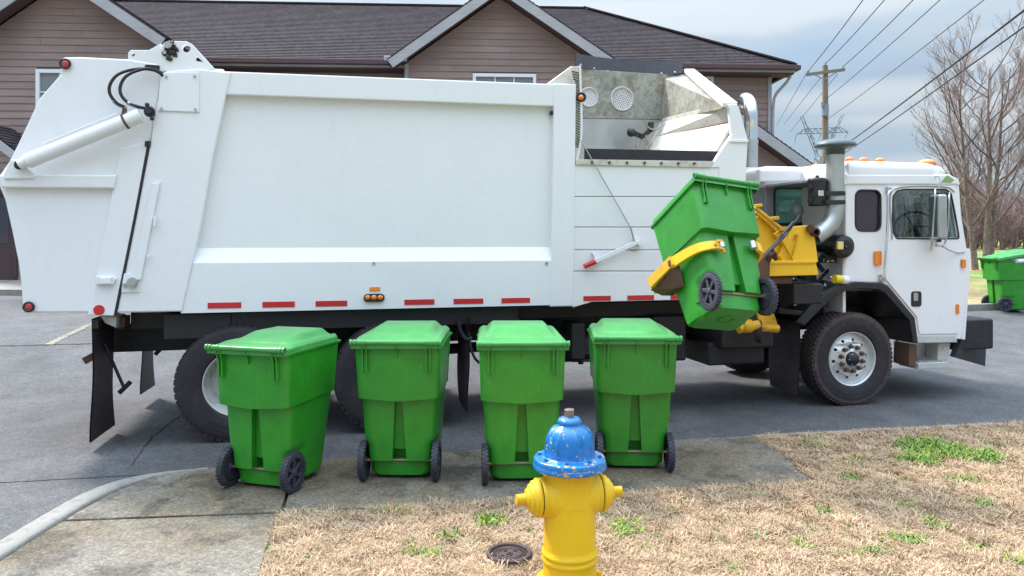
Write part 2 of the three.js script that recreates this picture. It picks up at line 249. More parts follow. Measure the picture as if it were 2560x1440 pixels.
// lawn
const lawnPx = [[1885, 1099], [2100, 1087], [2300, 1077], [2620, 1060], [3000, 1043]], lawnPts = [...lawnPx.map((p) => gx(...p)), V(9.5, 0, -1.2), V(-1.2, 0, -1.2), gx(560, 1800), gx(612, 1580), gx(650, 1440), gx(690, 1310), gx(704, 1293), gx(1000, 1277), gx(1300, 1258), gx(1560, 1241), gx(1800, 1227), gx(2032, 1213), gx(1962, 1150)];
structure(mesh('lawn', sheet(lawnPts, 0.008), M.soil, scene));
// ---------------------------------------------------------------- the house behind
const HF = new Frame(0, -21, 3 * Math.PI / 180);
const sidingTex = tex(512, (u, v) => { const a = fbm(u, v, 4, 5, 91), g = vnoise(u, v, 6, 93, 200); const k = 0.82 + 0.12 * a + 0.08 * g; return k; }, { repeat: 2.2 });
const shingleTex = tex(1024, (u, v) => { const row = Math.floor(v * 24), off = lattice[(row * 331 + 17) & 65535], col = Math.floor((u + off) * 30 + 0.7 * lattice[(row * 77) & 65535]), t = lattice[(row * 1013 + col * 7177) & 65535], n = vnoise(u, v, 256, 5), a = fbm(u, v, 4, 4, 95); const k = 0.64 + 0.2 * (t - 0.5) + 0.14 * (n - 0.5) + 0.18 * (a - 0.5); return [k, k * 0.95, k * 0.97]; }, { repeat: 3.4 });
const tones = [[0.35, 0.247, 0.224], [0.37, 0.262, 0.238], [0.33, 0.235, 0.214]];
const sidingMats = tones.map((t) => std(L(...t), 0.8, { map: sidingTex }));
M.shingle = std(L(0.118, 0.094, 0.106), 0.95, { map: shingleTex, bumpMap: aggBump, bumpScale: 0.004 });
M.trim = std(L(0.46, 0.44, 0.45), 0.6, { map: sidingTex });
M.soffit = std(L(0.12, 0.065, 0.07), 0.8, { map: sidingTex });
M.wallBack = std(L(0.16, 0.13, 0.12), 0.85, { map: sidingTex });
M.winWhite = std(L(0.78, 0.79, 0.80), 0.45);
M.blind = std(L(0.62, 0.66, 0.68), 0.7);
M.paneGlass = new THREE.MeshPhysicalMaterial({ color: L(0.85, 0.93, 0.95), roughness: 0.03, transmission: 0.85, thickness: 0, ior: 1.5 });
M.doorBrown = std(L(0.07, 0.035, 0.035), 0.5, { map: sidingTex });
M.doorGlass = std(L(0.015, 0.016, 0.03), 0.08, { clearcoat: 1 });

const house = thing('house', 'brown two-storey house with lap siding and dark shingle roof behind the truck', 'house');
house.position.copy(HF.o); house.rotation.y = HF.phi;
const EAVE = 6.78, EXPO = 0.178;
// one lap board: lower edge stands proud, upper edge tucks under the next
function board(u0a, u1a, u0b, u1b, v0, v1, w) { const A = 0.028, B = 0.006; return slabLoft([V(u0a, v0, w), V(u1a, v0, w), V(u1a, v0, w + A), V(u0a, v0, w + A)], [V(u0b, v1, w), V(u1b, v1, w), V(u1b, v1, w + B), V(u0b, v1, w + B)]); }
function slabLoft(a, b) { const pos = []; const q = (e, f, g, h) => { for (const p of [e, f, g, e, g, h]) pos.push(p.x, p.y, p.z); }; q(a[0], a[1], a[2], a[3]); q(b[3], b[2], b[1], b[0]); for (let i = 0; i < 4; i++) { const j = (i + 1) % 4; q(a[j], a[i], b[i], b[j]); } const g = new THREE.BufferGeometry(); g.setAttribute('position', new THREE.Float32BufferAttribute(pos, 3)); g.computeVertexNormals(); return g; }
// a wall of boards: left(v), right(v) give its ends at a height; windows are cut out of the rows
function sidedWall(parent, w, v0, v1, left, right, openings = []) {
  let k = 0; seed(Math.round(w * 100) + 900);
  for (let v = v0; v < v1 - 0.03; v += EXPO, k++) {
    const t = Math.min(v + EXPO + 0.012, v1), mat = sidingMats[Math.floor(rnd() * 3)];
    let spans = [[left(v), right(v), left(t), right(t)]];
    for (const [a, b, c, d] of openings) if (t > c && v < d) spans = spans.flatMap(([p, q, r, s]) => [[p, Math.min(q, a), r, Math.min(s, a)], [Math.max(p, b), q, Math.max(r, b), s]]).filter(([p, q]) => q - p > 0.02);
    for (const [p, q, r, s] of spans) if (q - p > 0.02) { // boards butt end to end, joints staggered
      const cuts = [p]; let c = p + rr(0.9, 3.4); while (c < Math.min(q, s) - 0.5) { if (c > Math.max(p, r) + 0.3) cuts.push(c); c += 3.66; } cuts.push(q);
      for (let i = 0; i + 1 < cuts.length; i++) { const a0 = cuts[i] + (i ? 0.003 : 0), b0 = cuts[i + 1] - (i + 2 < cuts.length ? 0.003 : 0), a1 = i ? a0 : r, b1 = i + 2 < cuts.length ? b0 : Math.max(s, r + 0.001); mesh('board', board(a0, b0, a1, b1, v, t, w), sidingMats[Math.floor(rnd() * 3)], parent); } }
  }
}
function windowUnit(parent, u0, u1, v0, v1, w, cols, rows, blind) {
  const g = part('window', parent), f = 0.09;
  mesh('frame', [box(u0 - f, u1 + f, v1, v1 + f, w, w + 0.06), box(u0 - f, u1 + f, v0 - f, v0, w, w + 0.07), box(u0 - f, u0, v0, v1, w, w + 0.06), box(u1, u1 + f, v0, v1, w, w + 0.06)], M.winWhite, g);
  const mu = []; for (let i = 1; i < cols; i++) { const u = lerp(u0, u1, i / cols); mu.push(box(u - 0.014, u + 0.014, v0, v1, w + 0.012, w + 0.03, 0.002)); }
  for (let i = 1; i < rows; i++) { const v = lerp(v0, v1, i / rows); mu.push(box(u0, u1, v - 0.014, v + 0.014, w + 0.010, w + 0.028, 0.002)); }
  if (mu.length) mesh('glazing_bar', mu, M.winWhite, g);
  for (let i = 0; i < cols; i++) mesh('pane', new THREE.PlaneGeometry((u1 - u0) / cols - 0.02, v1 - v0).translate(lerp(u0, u1, (i + .5) / cols), (v0 + v1) / 2, w + 0.008), M.paneGlass, g);
  if (blind) { const s = []; for (let v = v0 + 0.02; v < v1; v += 0.05) s.push(box(u0, u1, v, v + 0.042, w - 0.075, w - 0.066, 0)); mesh('blind', s, M.blind, g); }
  mesh('reveal', [box(u0 - 0.02, u1 + 0.02, v0 - 0.02, v1 + 0.02, w - 0.16, w - 0.13, 0)], M.wallBack, g);
}
// gable front: wall, rake boards, small roof planes running back
function gable(px, w, baseV, boardFrom, depthBack, openings, name) {
  const A = HF.p2(...px.apex, w), Lp = HF.p2(...px.left, w), Rp = HF.p2(...px.right, w), g = part(name, house);
  const over = 0.42, eL = Lp.x + over, eR = Rp.x - over, slopeL = (A.y - Lp.y) / (A.x - Lp.x), slopeR = (A.y - Rp.y) / (Rp.x - A.x);
  const wallTop = A.y - 0.3, left = (v) => Math.max(eL, A.x - (wallTop - v) / slopeL), right = (v) => Math.min(eR, A.x + (wallTop - v) / slopeR);
  mesh('wall', extrude([new THREE.Vector2(eL, baseV), new THREE.Vector2(eR, baseV), new THREE.Vector2(eR, A.y - 0.35 - (eR - A.x) * slopeR), new THREE.Vector2(A.x, A.y - 0.35), new THREE.Vector2(eL, A.y - 0.35 - (A.x - eL) * slopeL)], w - 0.1, depthBack - 0.1, 0, []), M.wallBack, g);
  sidedWall(g, w - 0.1, boardFrom, wallTop, left, right, openings);
  // roof planes with stepped courses, rake boards and the soffit strip under the overhang
  for (const [E0, s] of [[Lp, -1], [Rp, 1]]) {
    const a = V(A.x, A.y, w + over), b = V(E0.x, E0.y, w + over), dir = b.clone().sub(a).normalize(), dn = V(-dir.y * -s, dir.x * -s, 0); const up = dn.y > 0 ? dn : dn.negate();
    mesh('rake_board', slabQuad(a.clone().addScaledVector(up, -0.03), b.clone().addScaledVector(up, -0.03), b.clone().addScaledVector(up, -0.27), a.clone().addScaledVector(up, -0.27), s < 0 ? -0.04 : 0.04), M.trim, g);
    mesh('soffit', slabQuad(a.clone().addScaledVector(up, -0.2), b.clone().addScaledVector(up, -0.2), b.clone().addScaledVector(up, -0.2).setZ(w - 0.09), a.clone().addScaledVector(up, -0.2).setZ(w - 0.09), 0.03), M.soffit, g);
    const back = a.clone().setZ(w - depthBack), backB = b.clone().setZ(w - depthBack);
    courses(g, [b, a, back, backB], 0.14, 'shingle_courses');
  }
  return g;
}
// shingle courses over a roof plane given as eave start, ridge start, ridge end, eave end
function courses(parent, [e0, r0, r1, e1], step, name) {
  const len = Math.max(r0.distanceTo(e0) * 0.6, e0.clone().sub(r0).length()), n = Math.max(3, Math.round(len / step)), gs = [];
  const nor = r0.clone().sub(e0).cross(e1.clone().sub(e0)).normalize(); if (nor.y < 0) nor.negate();
  for (let i = 0; i < n; i++) { const t0 = i / n, t1 = (i + 1.15) / n, a = e0.clone().lerp(r0, t0).addScaledVector(nor, 0.03), b = e1.clone().lerp(r1, t0).addScaledVector(nor, 0.03), c = e1.clone().lerp(r1, Math.min(1, t1)).addScaledVector(nor, 0.008), d = e0.clone().lerp(r0, Math.min(1, t1)).addScaledVector(nor, 0.008);
    const g = slabLoft([a, b, b.clone().addScaledVector(nor, -0.05), a.clone().addScaledVector(nor, -0.05)], [d, c, c.clone().addScaledVector(nor, -0.05), d.clone().addScaledVector(nor, -0.05)]);
    // texture runs along the course and up the slope
    const p = g.attributes.position, uv = new Float32Array(p.count * 2), ax = e1.clone().sub(e0).normalize(), ay = ax.clone().cross(nor).normalize(), q = V(0, 0, 0); for (let k = 0; k < p.count; k++) { q.fromBufferAttribute(p, k).sub(e0); uv[k * 2] = q.dot(ax); uv[k * 2 + 1] = q.dot(ay); } g.setAttribute('uv', new THREE.BufferAttribute(uv, 2)); gs.push(g); }
  const m = mesh(name, gs, M.shingle, parent, true); m.userData.kind = 'stuff'; return m;
}
const wallV0 = 0.7;
// left gable wing, nearer than the rest
{ const w = 2.6; const wl = HF.p2(92, 262, w - 0.1), wr = HF.p2(200, 178, w - 0.1), o = [[wl.x + 0.09, wr.x, wl.y - 0.15, wr.y - 0.06]]; const oo = o.map(([a, b, c, d]) => [a - 0.09, b + 0.09, c - 0.09, d + 0.09]);
  const dl = HF.p2(-60, 668, w - 0.1), dr = HF.p2(46, 478, w - 0.1); oo.push([dl.x, dr.x, 0, dr.y]);
  const g = gable({ apex: [156, -80], left: [-118, 108], right: [434, 106] }, w, wallV0, wallV0, 9, oo, 'gable_wing');
  windowUnit(g, ...o[0], w - 0.1, 2, 2, true);
  mesh('door', box(dl.x + 0.08, dr.x - 0.08, 0.75, dr.y - 0.08, w - 0.12, w - 0.08), M.doorBrown, g);
  mesh('door_frame', [box(dl.x, dl.x + 0.08, 0.75, dr.y, w - 0.1, w - 0.03), box(dr.x - 0.08, dr.x, 0.75, dr.y, w - 0.1, w - 0.03), box(dl.x, dr.x, dr.y - 0.08, dr.y, w - 0.1, w - 0.03)], M.doorBrown, g);
  mesh('door_glass', box(dl.x + 0.22, dr.x - 0.22, lerp(0.75, dr.y, 0.45), dr.y - 0.2, w - 0.1, w - 0.074), M.doorGlass, g);
  // porch canopy over the door: a small gable
  const pa = HF.p2(-60, 300, w + 1.2), pr = HF.p2(48, 383, w + 1.2);
  courses(g, [V(pr.x, pr.y, w + 1.2), V(pa.x, pa.y, w + 1.2), V(pa.x, pa.y, w - 0.05), V(pr.x, pr.y, w - 0.05)], 0.14, 'porch_shingles');
  mesh('porch_rake', slabQuad(V(pa.x, pa.y - 0.03, w + 1.22), V(pr.x, pr.y - 0.03, w + 1.22), V(pr.x, pr.y - 0.24, w + 1.22), V(pa.x, pa.y - 0.24, w + 1.22), 0.04), M.trim, g);
  mesh('porch_soffit', slabQuad(V(pa.x, pa.y - 0.2, w + 1.2), V(pr.x, pr.y - 0.2, w + 1.2), V(pr.x, pr.y - 0.2, w - 0.05), V(pa.x, pa.y - 0.2, w - 0.05), 0.03), M.soffit, g);
  const st = HF.p2(50, 690, w + 0.9); mesh('step', box(st.x - 2.2, st.x, 0.3, 0.86, w - 0.1, w + 0.9, 0.02), M.kerb, g);
}
// main block: long wall, hipped roof
{ const w = 0, g = part('main_block', house), uR = HF.p2(1928, 250, w).x, uL = HF.p2(300, 250, w).x;
  mesh('wall', box(uL, uR - 0.02, wallV0, EAVE - 0.2, w - 8.5, w - 0.03, 0), M.wallBack, g);
  const rw0 = HF.p2(1712, 238, w), rw1 = HF.p2(1776, 198, w), op = [rw0.x, rw1.x, rw0.y - 0.9, rw1.y];
  sidedWall(g, w - 0.03, 2.6, EAVE - 0.25, () => HF.p2(1500, 200, w).x, () => uR - 0.1, [[op[0] - 0.09, op[1] + 0.09, op[2] - 0.09, op[3] + 0.09]]);
  sidedWall(g, w - 0.028, EAVE - 0.9, EAVE - 0.25, () => uL, () => HF.p2(1060, 200, w).x);
  windowUnit(g, ...op, w - 0.03, 2, 2, false);
  mesh('corner_board', box(uR - 0.1, uR + 0.01, wallV0, EAVE - 0.22, w - 0.1, w + 0.02), M.trim, g);
  const ov = 0.5, eR = uR + ov, rL = HF.p3(455, 2, -4.4), rR = HF.p3(1465, 26, -4.4), ridge = (rL.y + rR.y) / 2; rL.y = rR.y = ridge; const eL = uL - 1;
  const roof = part('roof', g);
  courses(roof, [V(eL, EAVE, ov), V(rL.x - 3, ridge, -4.4), V(rR.x, ridge, -4.4), V(eR, EAVE, ov)], 0.145, 'shingle_courses');
  courses(roof, [V(eR, EAVE, ov), V(rR.x, ridge, -4.4), V(rR.x + 0.01, ridge, -4.5), V(eR, EAVE, -9.3)], 0.145, 'hip_shingles');
  mesh('back_slope', slabQuad(V(eR, EAVE, -9.3), V(rR.x, ridge, -4.5), V(rL.x - 3, ridge, -4.5), V(eL, EAVE, -9.3), 0.05), M.shingle, roof);
  mesh('hip_cap', beam(V(eR, EAVE + 0.05, ov), V(rR.x, ridge + 0.05, -4.4), 0.28, 0.05), M.shingle, roof);
  mesh('ridge_cap', beam(V(rL.x - 3, ridge + 0.03, -4.45), V(rR.x, ridge + 0.03, -4.45), 0.28, 0.05), M.shingle, roof);
  mesh('gutter', [box(eL, eR + 0.06, EAVE - 0.14, EAVE - 0.005, ov, ov + 0.12, 0.02), box(eR, eR + 0.12, EAVE - 0.14, EAVE - 0.005, -9, ov + 0.1, 0.02)], M.soffit, g);
  mesh('fascia', box(eL, eR, EAVE - 0.2, EAVE - 0.01, ov - 0.05, ov - 0.004, 0.004), M.trim, g);
  mesh('soffit', box(eL, eR - 0.02, EAVE - 0.24, EAVE - 0.2, w - 0.02, ov - 0.055, 0.004), M.soffit, g);
  mesh('downpipe', tube([V(eR - 0.08, EAVE - 0.13, 0.3), V(eR - 0.08, EAVE - 0.3, 0.3), V(uR + 0.1, EAVE - 0.75, 0.08), V(uR + 0.06, EAVE - 0.9, 0.05), V(uR + 0.06, 1, 0.05)], 0.045, 40), M.trim, g);
}
// middle gable
{ const w = 0.9, a = HF.p2(1190, 260, w - 0.1), b = HF.p2(1332, 194, w - 0.1), o = [a.x, b.x, a.y - 0.6, b.y];
  const g = gable({ apex: [1247, -36], left: [972, 158], right: [1530, 157] }, w, wallV0, 5.0, 5.2, [[o[0] - 0.09, o[1] + 0.09, o[2] - 0.09, o[3] + 0.09]], 'middle_gable');
  windowUnit(g, ...o, w - 0.1, 3, 2, false);
  const eL = HF.p2(972, 158, w).x + 0.42; mesh('corner_board', box(eL - 0.005, eL + 0.1, wallV0, 6.6, w - 0.12, w - 0.05), M.trim, g);
  mesh('gutter_end', box(eL - 0.5, eL + 0.1, EAVE - 0.2, EAVE - 0.07, w + 0.3, w + 0.42, 0.02), M.trim, g);
}
// low wing on the right
gable({ apex: [1800, 262], left: [1585, 414], right: [2014, 414] }, 1.6, wallV0, 2.6, 6, [], 'low_wing');
// concrete walk along the house
structure(mesh('walk', (() => { const a = HF.world(V(-14, 0, 5.0)), b = HF.world(V(9, 0, 5.0)), c = HF.world(V(9, 0, 2.4)), d = HF.world(V(-14, 0, 2.4)); const n = 12, g = []; for (let k = 0; k < n; k++) { const p = a.clone().lerp(b, k / n + 0.001), q = a.clone().lerp(b, (k + 1) / n - 0.001), r = d.clone().lerp(c, (k + 1) / n - 0.001), s = d.clone().lerp(c, k / n + 0.001); for (const e of [p, q, r, s]) e.y = gh(e.x, e.z) + 0.12; g.push(slabQuad(p, q, r, s, 0.3)); } return g; })(), M.kerb));
// ---------------------------------------------------------------- wheeled bins
// the moulded tub: rings of points from the foot to the rim, with the stepped collar, back channel, wheel and axle recesses
function tubGeometry() {
  const NB = 15, ring = []; // descriptors round the ring
  const groove = [-1, -0.96, -0.4, 0.4, 0.96, 1];
  // back face from left to right
  for (const k of [0, 0.2, 0.45, 0.7, 0.9, 1]) ring.push({ f: 'b', side: -1, k });
  for (const k of groove) ring.push({ f: 'g', k });
  for (const k of [1, 0.9, 0.7, 0.45, 0.2, 0]) ring.push({ f: 'b', side: 1, k });
  for (let k = 1; k < 8; k++) ring.push({ f: 'c', q: 0, a: 90 - k * 90 / 8 });
  for (let k = 0; k <= 12; k++) ring.push({ f: 's', side: 1, k: k / 12 });
  for (let k = 1; k < 8; k++) ring.push({ f: 'c', q: 1, a: -k * 90 / 8 });
  for (let k = 0; k <= 10; k++) ring.push({ f: 'f', k: 1 - 2 * k / 10 });
  for (let k = 1; k < 8; k++) ring.push({ f: 'c', q: 2, a: -90 - k * 90 / 8 });
  for (let k = 0; k <= 12; k++) ring.push({ f: 's', side: -1, k: 1 - k / 12 });
  for (let k = 1; k < 8; k++) ring.push({ f: 'c', q: 3, a: 180 - k * 90 / 8 });
  const rows = [];
  const lower = [0.03, 0.036, 0.05, 0.09, 0.125, 0.1551, 0.156, 0.175, 0.205, 0.232, 0.236, 0.25, 0.27, 0.29, 0.31, 0.33, 0.35, 0.38, 0.42, 0.47, 0.52, 0.57, 0.61, 0.64, 0.655];
  const upper = [0, 0.02, 0.06, 0.12, 0.22, 0.35, 0.5, 0.65, 0.8, 0.9, 0.955, 0.96, 0.985, 1];
  const section = (y, up, t) => {
    const r = ring.map((p) => {
      const ky = clamp((y - 0.03) / 0.65), foot = 1 - 0.10 * (1 - sstep(0.03, 0.055, y));
      let a = lerp(0.272, 0.314, ky) * foot, zb = lerp(0.268, 0.315, ky), zf = lerp(-0.245, -0.365, ky) * foot, rc = lerp(0.05, 0.07, ky);
      if (up) { const k = clamp((y - 0.66) / 0.4); a = lerp(0.330, 0.346, k); zb = lerp(0.366, 0.388, k) + 0.004; zf = lerp(-0.368, -0.415, k); rc = 0.055; if (t >= 0.96) { a += 0.016; zb += 0.012; zf -= 0.016; } }
      const low = !up && y < 0.1555; if (low) zb -= 0.05;
      const wellA = up ? 0 : 0.024 * (1 - sstep(0.27, 0.335, y)); // wheel recess in the back corners
      const ab = a - wellA;
      let x, z;
      if (p.f === 'b') { const gw = lerp(0.062, 0.03, clamp((y - 0.1) / 0.55)) + 0.006; x = p.side * lerp(ab - rc, gw, p.k); z = zb + 0.010 * (1 - (x / a) ** 2); if (up) z -= 0; }
      else if (p.f === 'g') { const gw = lerp(0.062, 0.03, clamp((y - 0.1) / 0.55)); x = p.k * gw; const dep = up ? 0 : low ? 0.0 : (y < 0.234 ? 0.13 : 0.055); z = zb + 0.010 - (Math.abs(p.k) < 0.97 ? dep : 0); if (up && Math.abs(p.k) < 2) z = zb + 0.01; }
      else if (p.f === 'c') { const sx = p.q === 0 || p.q === 1 ? 1 : -1, back = p.q === 0 || p.q === 3, aa = back ? ab : a; const cxx = sx * (aa - rc), czz = back ? zb - rc : zf + rc, t0 = p.a * Math.PI / 180; x = cxx + rc * Math.cos(t0); z = czz + rc * Math.sin(t0); }
      else if (p.f === 's') { z = lerp(zb - rc, zf + rc, p.k); const wk = wellA * (1 - sstep(0.0, 0.03, (zb - 0.22) - z)); x = p.side * (a - wk); if (up) x = p.side * (a - 0.008 * sstep(0.1, 0.9, p.k)); }
      else { x = p.k * (a - rc); z = zf; }
      return V(x, y, z);
    });
    return r;
  };
  // the collar's lower edge dips at the middle of the back and rises round the sides
  const dip = (q) => 0.008 + 0.020 * clamp(1 - Math.abs(q.x) / 0.3) * clamp((q.z - 0.2) / 0.1) ;
  for (const y of lower) { const s = section(y, false); if (y > 0.6) s.forEach((q) => q.y -= dip(q) * (y - 0.6) / 0.055); rows.push(s); }
  for (const t of upper) { const y = lerp(0.66, 1.055, t), s = section(y, true, t); s.forEach((q) => q.y -= dip(q) * (1 - t)); rows.push(s); }
  // lip turned inside
  const lip = section(1.055, true, 0.9); lip.forEach((q) => { q.x *= 0.94; q.z *= 0.95; q.y = 1.05; }); rows.push(lip); rows.push(lip.map((q) => V(q.x, 0.9, q.z)));
  const g = grid(rows, true), foot = rows[0], c = V(0, 0.034, 0), pos = []; const n = foot.length;
  for (let i = 0; i < n; i++) for (const p of [c, foot[i], foot[(i + 1) % n]]) pos.push(p.x, p.y, p.z);
  const cap = new THREE.BufferGeometry(); cap.setAttribute('position', new THREE.Float32BufferAttribute(pos, 3)); cap.computeVertexNormals();
  const body = flat(toCreasedNormals(flat(g), 0.62));
  body.deleteAttribute('uv'); return mergeGeometries([body, flat(cap)]);
}
function lidGeometry() { // local to the hinge line: z 0 at the hinge, running to -0.86
  const NX = 44, NZ = 44, rows = [], A = 0.356, D = 0.868;
  const hgt = (x, s) => { // s 0 hinge .. 1 front
    const edge = Math.min((A - Math.abs(x)) / 0.035, s / 0.04, (1 - s) / 0.04); let h = 0.012 * sstep(0, 1, edge);
    const kx = sstep(0.345, 0.235, Math.abs(x)), ks = sstep(0.16, 0.24, s) * sstep(1.0, 0.86, s);
    h += 0.022 * kx * ks; const kx2 = sstep(0.30, 0.22, Math.abs(x)), ks2 = sstep(0.22, 0.52, s) * sstep(0.97, 0.84, s); h += 0.042 * kx2 * ks2;
    h += 0.012 * sstep(0.30, 0.33, Math.abs(x)) * sstep(0.36, 0.34, Math.abs(x)) * sstep(0.1, 0.2, s);
    return h; };
  for (let j = 0; j <= NZ; j++) { const s = j / NZ, row = []; for (let i = 0; i <= NX; i++) { let x = lerp(-A, A, i / NX); const taper = 1 - 0.05 * s, rc = 0.09, fr = clamp((s * D - (D - rc)) / rc); const maxx = A - (fr > 0 ? rc * (1 - Math.sqrt(Math.max(0, 1 - fr * fr))) : 0); x = x / A * maxx * taper; row.push(V(x, hgt(lerp(-A, A, i / NX), s), -s * D)); } rows.push(row); }
  const top = grid(rows), per = [];
  for (let j = 0; j <= NZ; j++) per.push(rows[j][0]); for (let i = 1; i <= NX; i++) per.push(rows[NZ][i]); for (let j = NZ - 1; j >= 0; j--) per.push(rows[j][NX]); for (let i = NX - 1; i >= 0; i--) per.push(rows[0][i]);
  const skirt = grid([per, per.map((p) => V(p.x * 1.012, p.y - 0.012, p.z - 0.003)), per.map((p) => V(p.x * 1.012, p.y - 0.03, p.z * 1.006)), per.map((p) => V(p.x * 1.02, -0.034, p.z * 1.012)), per.map((p) => V(p.x * 1.016, -0.048, p.z * 1.010))]);
  const under = grid(rows.map((r) => r.map((p) => V(p.x * 0.99, p.y - 0.012, p.z * 0.99))));
  return mergeGeometries([top, skirt, under].map((g) => toCreasedNormals(flat(g), 0.5)));
}
function binWheelGeometry() { // axis along x, outer face at +x
  const R = 0.15, w = 0.052, tread = [], seg = 30;
  const ty = lathe([[0.108, -w / 2], [0.135, -w / 2], [0.146, -w / 2 + 0.006], [0.146, w / 2 - 0.006], [0.135, w / 2], [0.108, w / 2]], 48); ty.rotateZ(-Math.PI / 2);
  for (let i = 0; i < seg; i++) for (const s of [-1, 1]) { const a = (i + (s > 0 ? 0.5 : 0)) / seg * Math.PI * 2, b = new THREE.BoxGeometry(0.024, 0.012, 0.014); b.translate(s * 0.0135, R - 0.005, 0); b.rotateX(a); tread.push(b); }
  const rimG = [lathe([[0.108, -w / 2 + 0.004], [0.108, w / 2 - 0.002], [0.098, w / 2 - 0.008], [0.098, -w / 2 + 0.006]], 40).rotateZ(-Math.PI / 2), lathe([[0.0, -0.02], [0.030, -0.02], [0.030, 0.022], [0.018, 0.028], [0, 0.028]], 24).rotateZ(-Math.PI / 2), lathe([[0, -0.012], [0.10, -0.012], [0.10, -0.006], [0, -0.006]], 40).rotateZ(-Math.PI / 2)];
  for (let i = 0; i < 6; i++) { const b = new RoundedBoxGeometry(0.022, 0.08, 0.030, 2, 0.006); b.translate(0.008, 0.064, 0); b.rotateX(i / 6 * Math.PI * 2); rimG.push(b); }
  return { tyre: join([ty, ...tread]), rim: join(rimG) };
}
const HINGE = V(0, 1.085, 0.440), tubG = tubGeometry(), lidG = lidGeometry(), bw = binWheelGeometry();
function makeBin(label) {
  const t = thing('wheeled_bin', label, 'trash bin', 'green wheeled bins');
  const tub = mesh('tub', tubG, M.green, t);
  mesh('foot_ring', new THREE.TorusGeometry(0.075, 0.005, 6, 32).rotateX(Math.PI / 2).translate(0, 0.03, 0), M.green, tub);
  for (const s of [-1, 0, 1]) { // hinge brackets
    const x = s * 0.255, low = s ? 0.86 : 0.965, top = s ? 0.4 : 0.405;
    const sh = extrude([new THREE.Vector2(0.37, low), new THREE.Vector2(0.418, low + 0.004), new THREE.Vector2(0.426, low + (s ? 0.13 : 0.05)), new THREE.Vector2(0.448, 1.05), new THREE.Vector2(0.452, 1.09), new THREE.Vector2(0.38, 1.09)], 0.006, 0.012, 0.002);
    sh.rotateY(-Math.PI / 2); sh.translate(x, 0, 0); mesh('hinge_bracket', s ? [sh.clone().translate(-0.016, 0, 0), sh.clone().translate(0.016, 0, 0), box(s * 0.255 - 0.016, s * 0.255 + 0.016, low + 0.005, 1.06, 0.37, 0.404, 0.002)] : sh, M.green, t);
  }
  mesh('handle_bar', [bar(V(-0.365, HINGE.y, HINGE.z + 0.008), V(0.365, HINGE.y, HINGE.z + 0.008), 0.017), ...[-0.355, -0.325, 0.325, 0.355].map((x) => bar(V(x - 0.010, HINGE.y, HINGE.z + 0.008), V(x + 0.010, HINGE.y, HINGE.z + 0.008), 0.024)), ...[-0.27, 0.27].map((x) => bar(V(x - 0.03, HINGE.y, HINGE.z + 0.008), V(x + 0.03, HINGE.y, HINGE.z + 0.008), 0.021))], M.greenLid, t);
  const lid = mesh('lid', lidG, M.greenLid, t); lid.position.set(0, HINGE.y + 0.002, HINGE.z);
  mesh('catch_bar', bar(V(-0.2, 0.80, -0.385), V(0.2, 0.80, -0.385), 0.012), M.axle, t);
  mesh('axle', bar(V(-0.30, 0.15, 0.243), V(0.30, 0.15, 0.243), 0.011), M.axle, t);
  for (const s of [-1, 1]) { const w = part('wheel', t); w.position.set(s * 0.297, 0.15, 0.243); if (s < 0) w.rotation.y = Math.PI; mesh('tyre', bw.tyre, M.wheelPlastic, w); mesh('rim', bw.rim, M.wheelPlastic, w); }
  return t;
}
const bin0 = makeBin('leftmost standing green bin, turned so its right side shows, by the kerb curve');
bin0.position.set(-1.80, slabTop, -5.72); bin0.rotation.y = -0.28; bin0.scale.set(0.90, 0.985, 0.95);
let binCount = 0; const binGreens = [[0.030, 0.28, 0.022], [0.040, 0.305, 0.026], [0.034, 0.265, 0.024]].map((q, i) => std(L(...q), 0.42 + 0.03 * i, { map: plasticGrain, roughnessMap: roughTex }));
const putBin = (label, p, r) => { const c = bin0.clone(); c.name = numbered('wheeled_bin'); c.userData = { label, category: 'trash bin', group: 'green wheeled bins' }; c.position.set(...p); c.rotation.set(...r); c.scale.set(0.94, 1, 1); scene.add(c); const n = binCount++; c.traverse((o) => { if (o.isMesh && o.material === M.green) o.material = binGreens[n % 3]; }); const lid = c.children.find((e) => e.name === 'lid'); lid.rotation.x = [0.006, 0.02, 0.0, 0.012, 0][n % 5]; lid.rotation.z = [0.004, -0.006, 0.003, 0, 0][n % 5]; return c; };
putBin('second standing green bin from the left, square on, before the second rear wheel', [-0.858, slabTop, -5.96], [0, -0.02, 0]);
putBin('third standing green bin from the left, partly hidden behind the hydrant', [0.06, slabTop, -5.88], [0, 0.05, 0]);
putBin('rightmost standing green bin, just right of the hydrant on dark pavement', [0.99, slabTop, -6.19], [0, -0.035, 0]);
const RB = { p: [1.68, 1.232, -5.80], r: [-0.535, 0.32, 0.065], sx: 0.83, sz: 0.9 };   // a slimmer bin than the standing ones
const raised = putBin('green bin tilted in mid-air, gripped by the yellow lifting arm', RB.p, RB.r); raised.scale.set(RB.sx, 1, RB.sz);
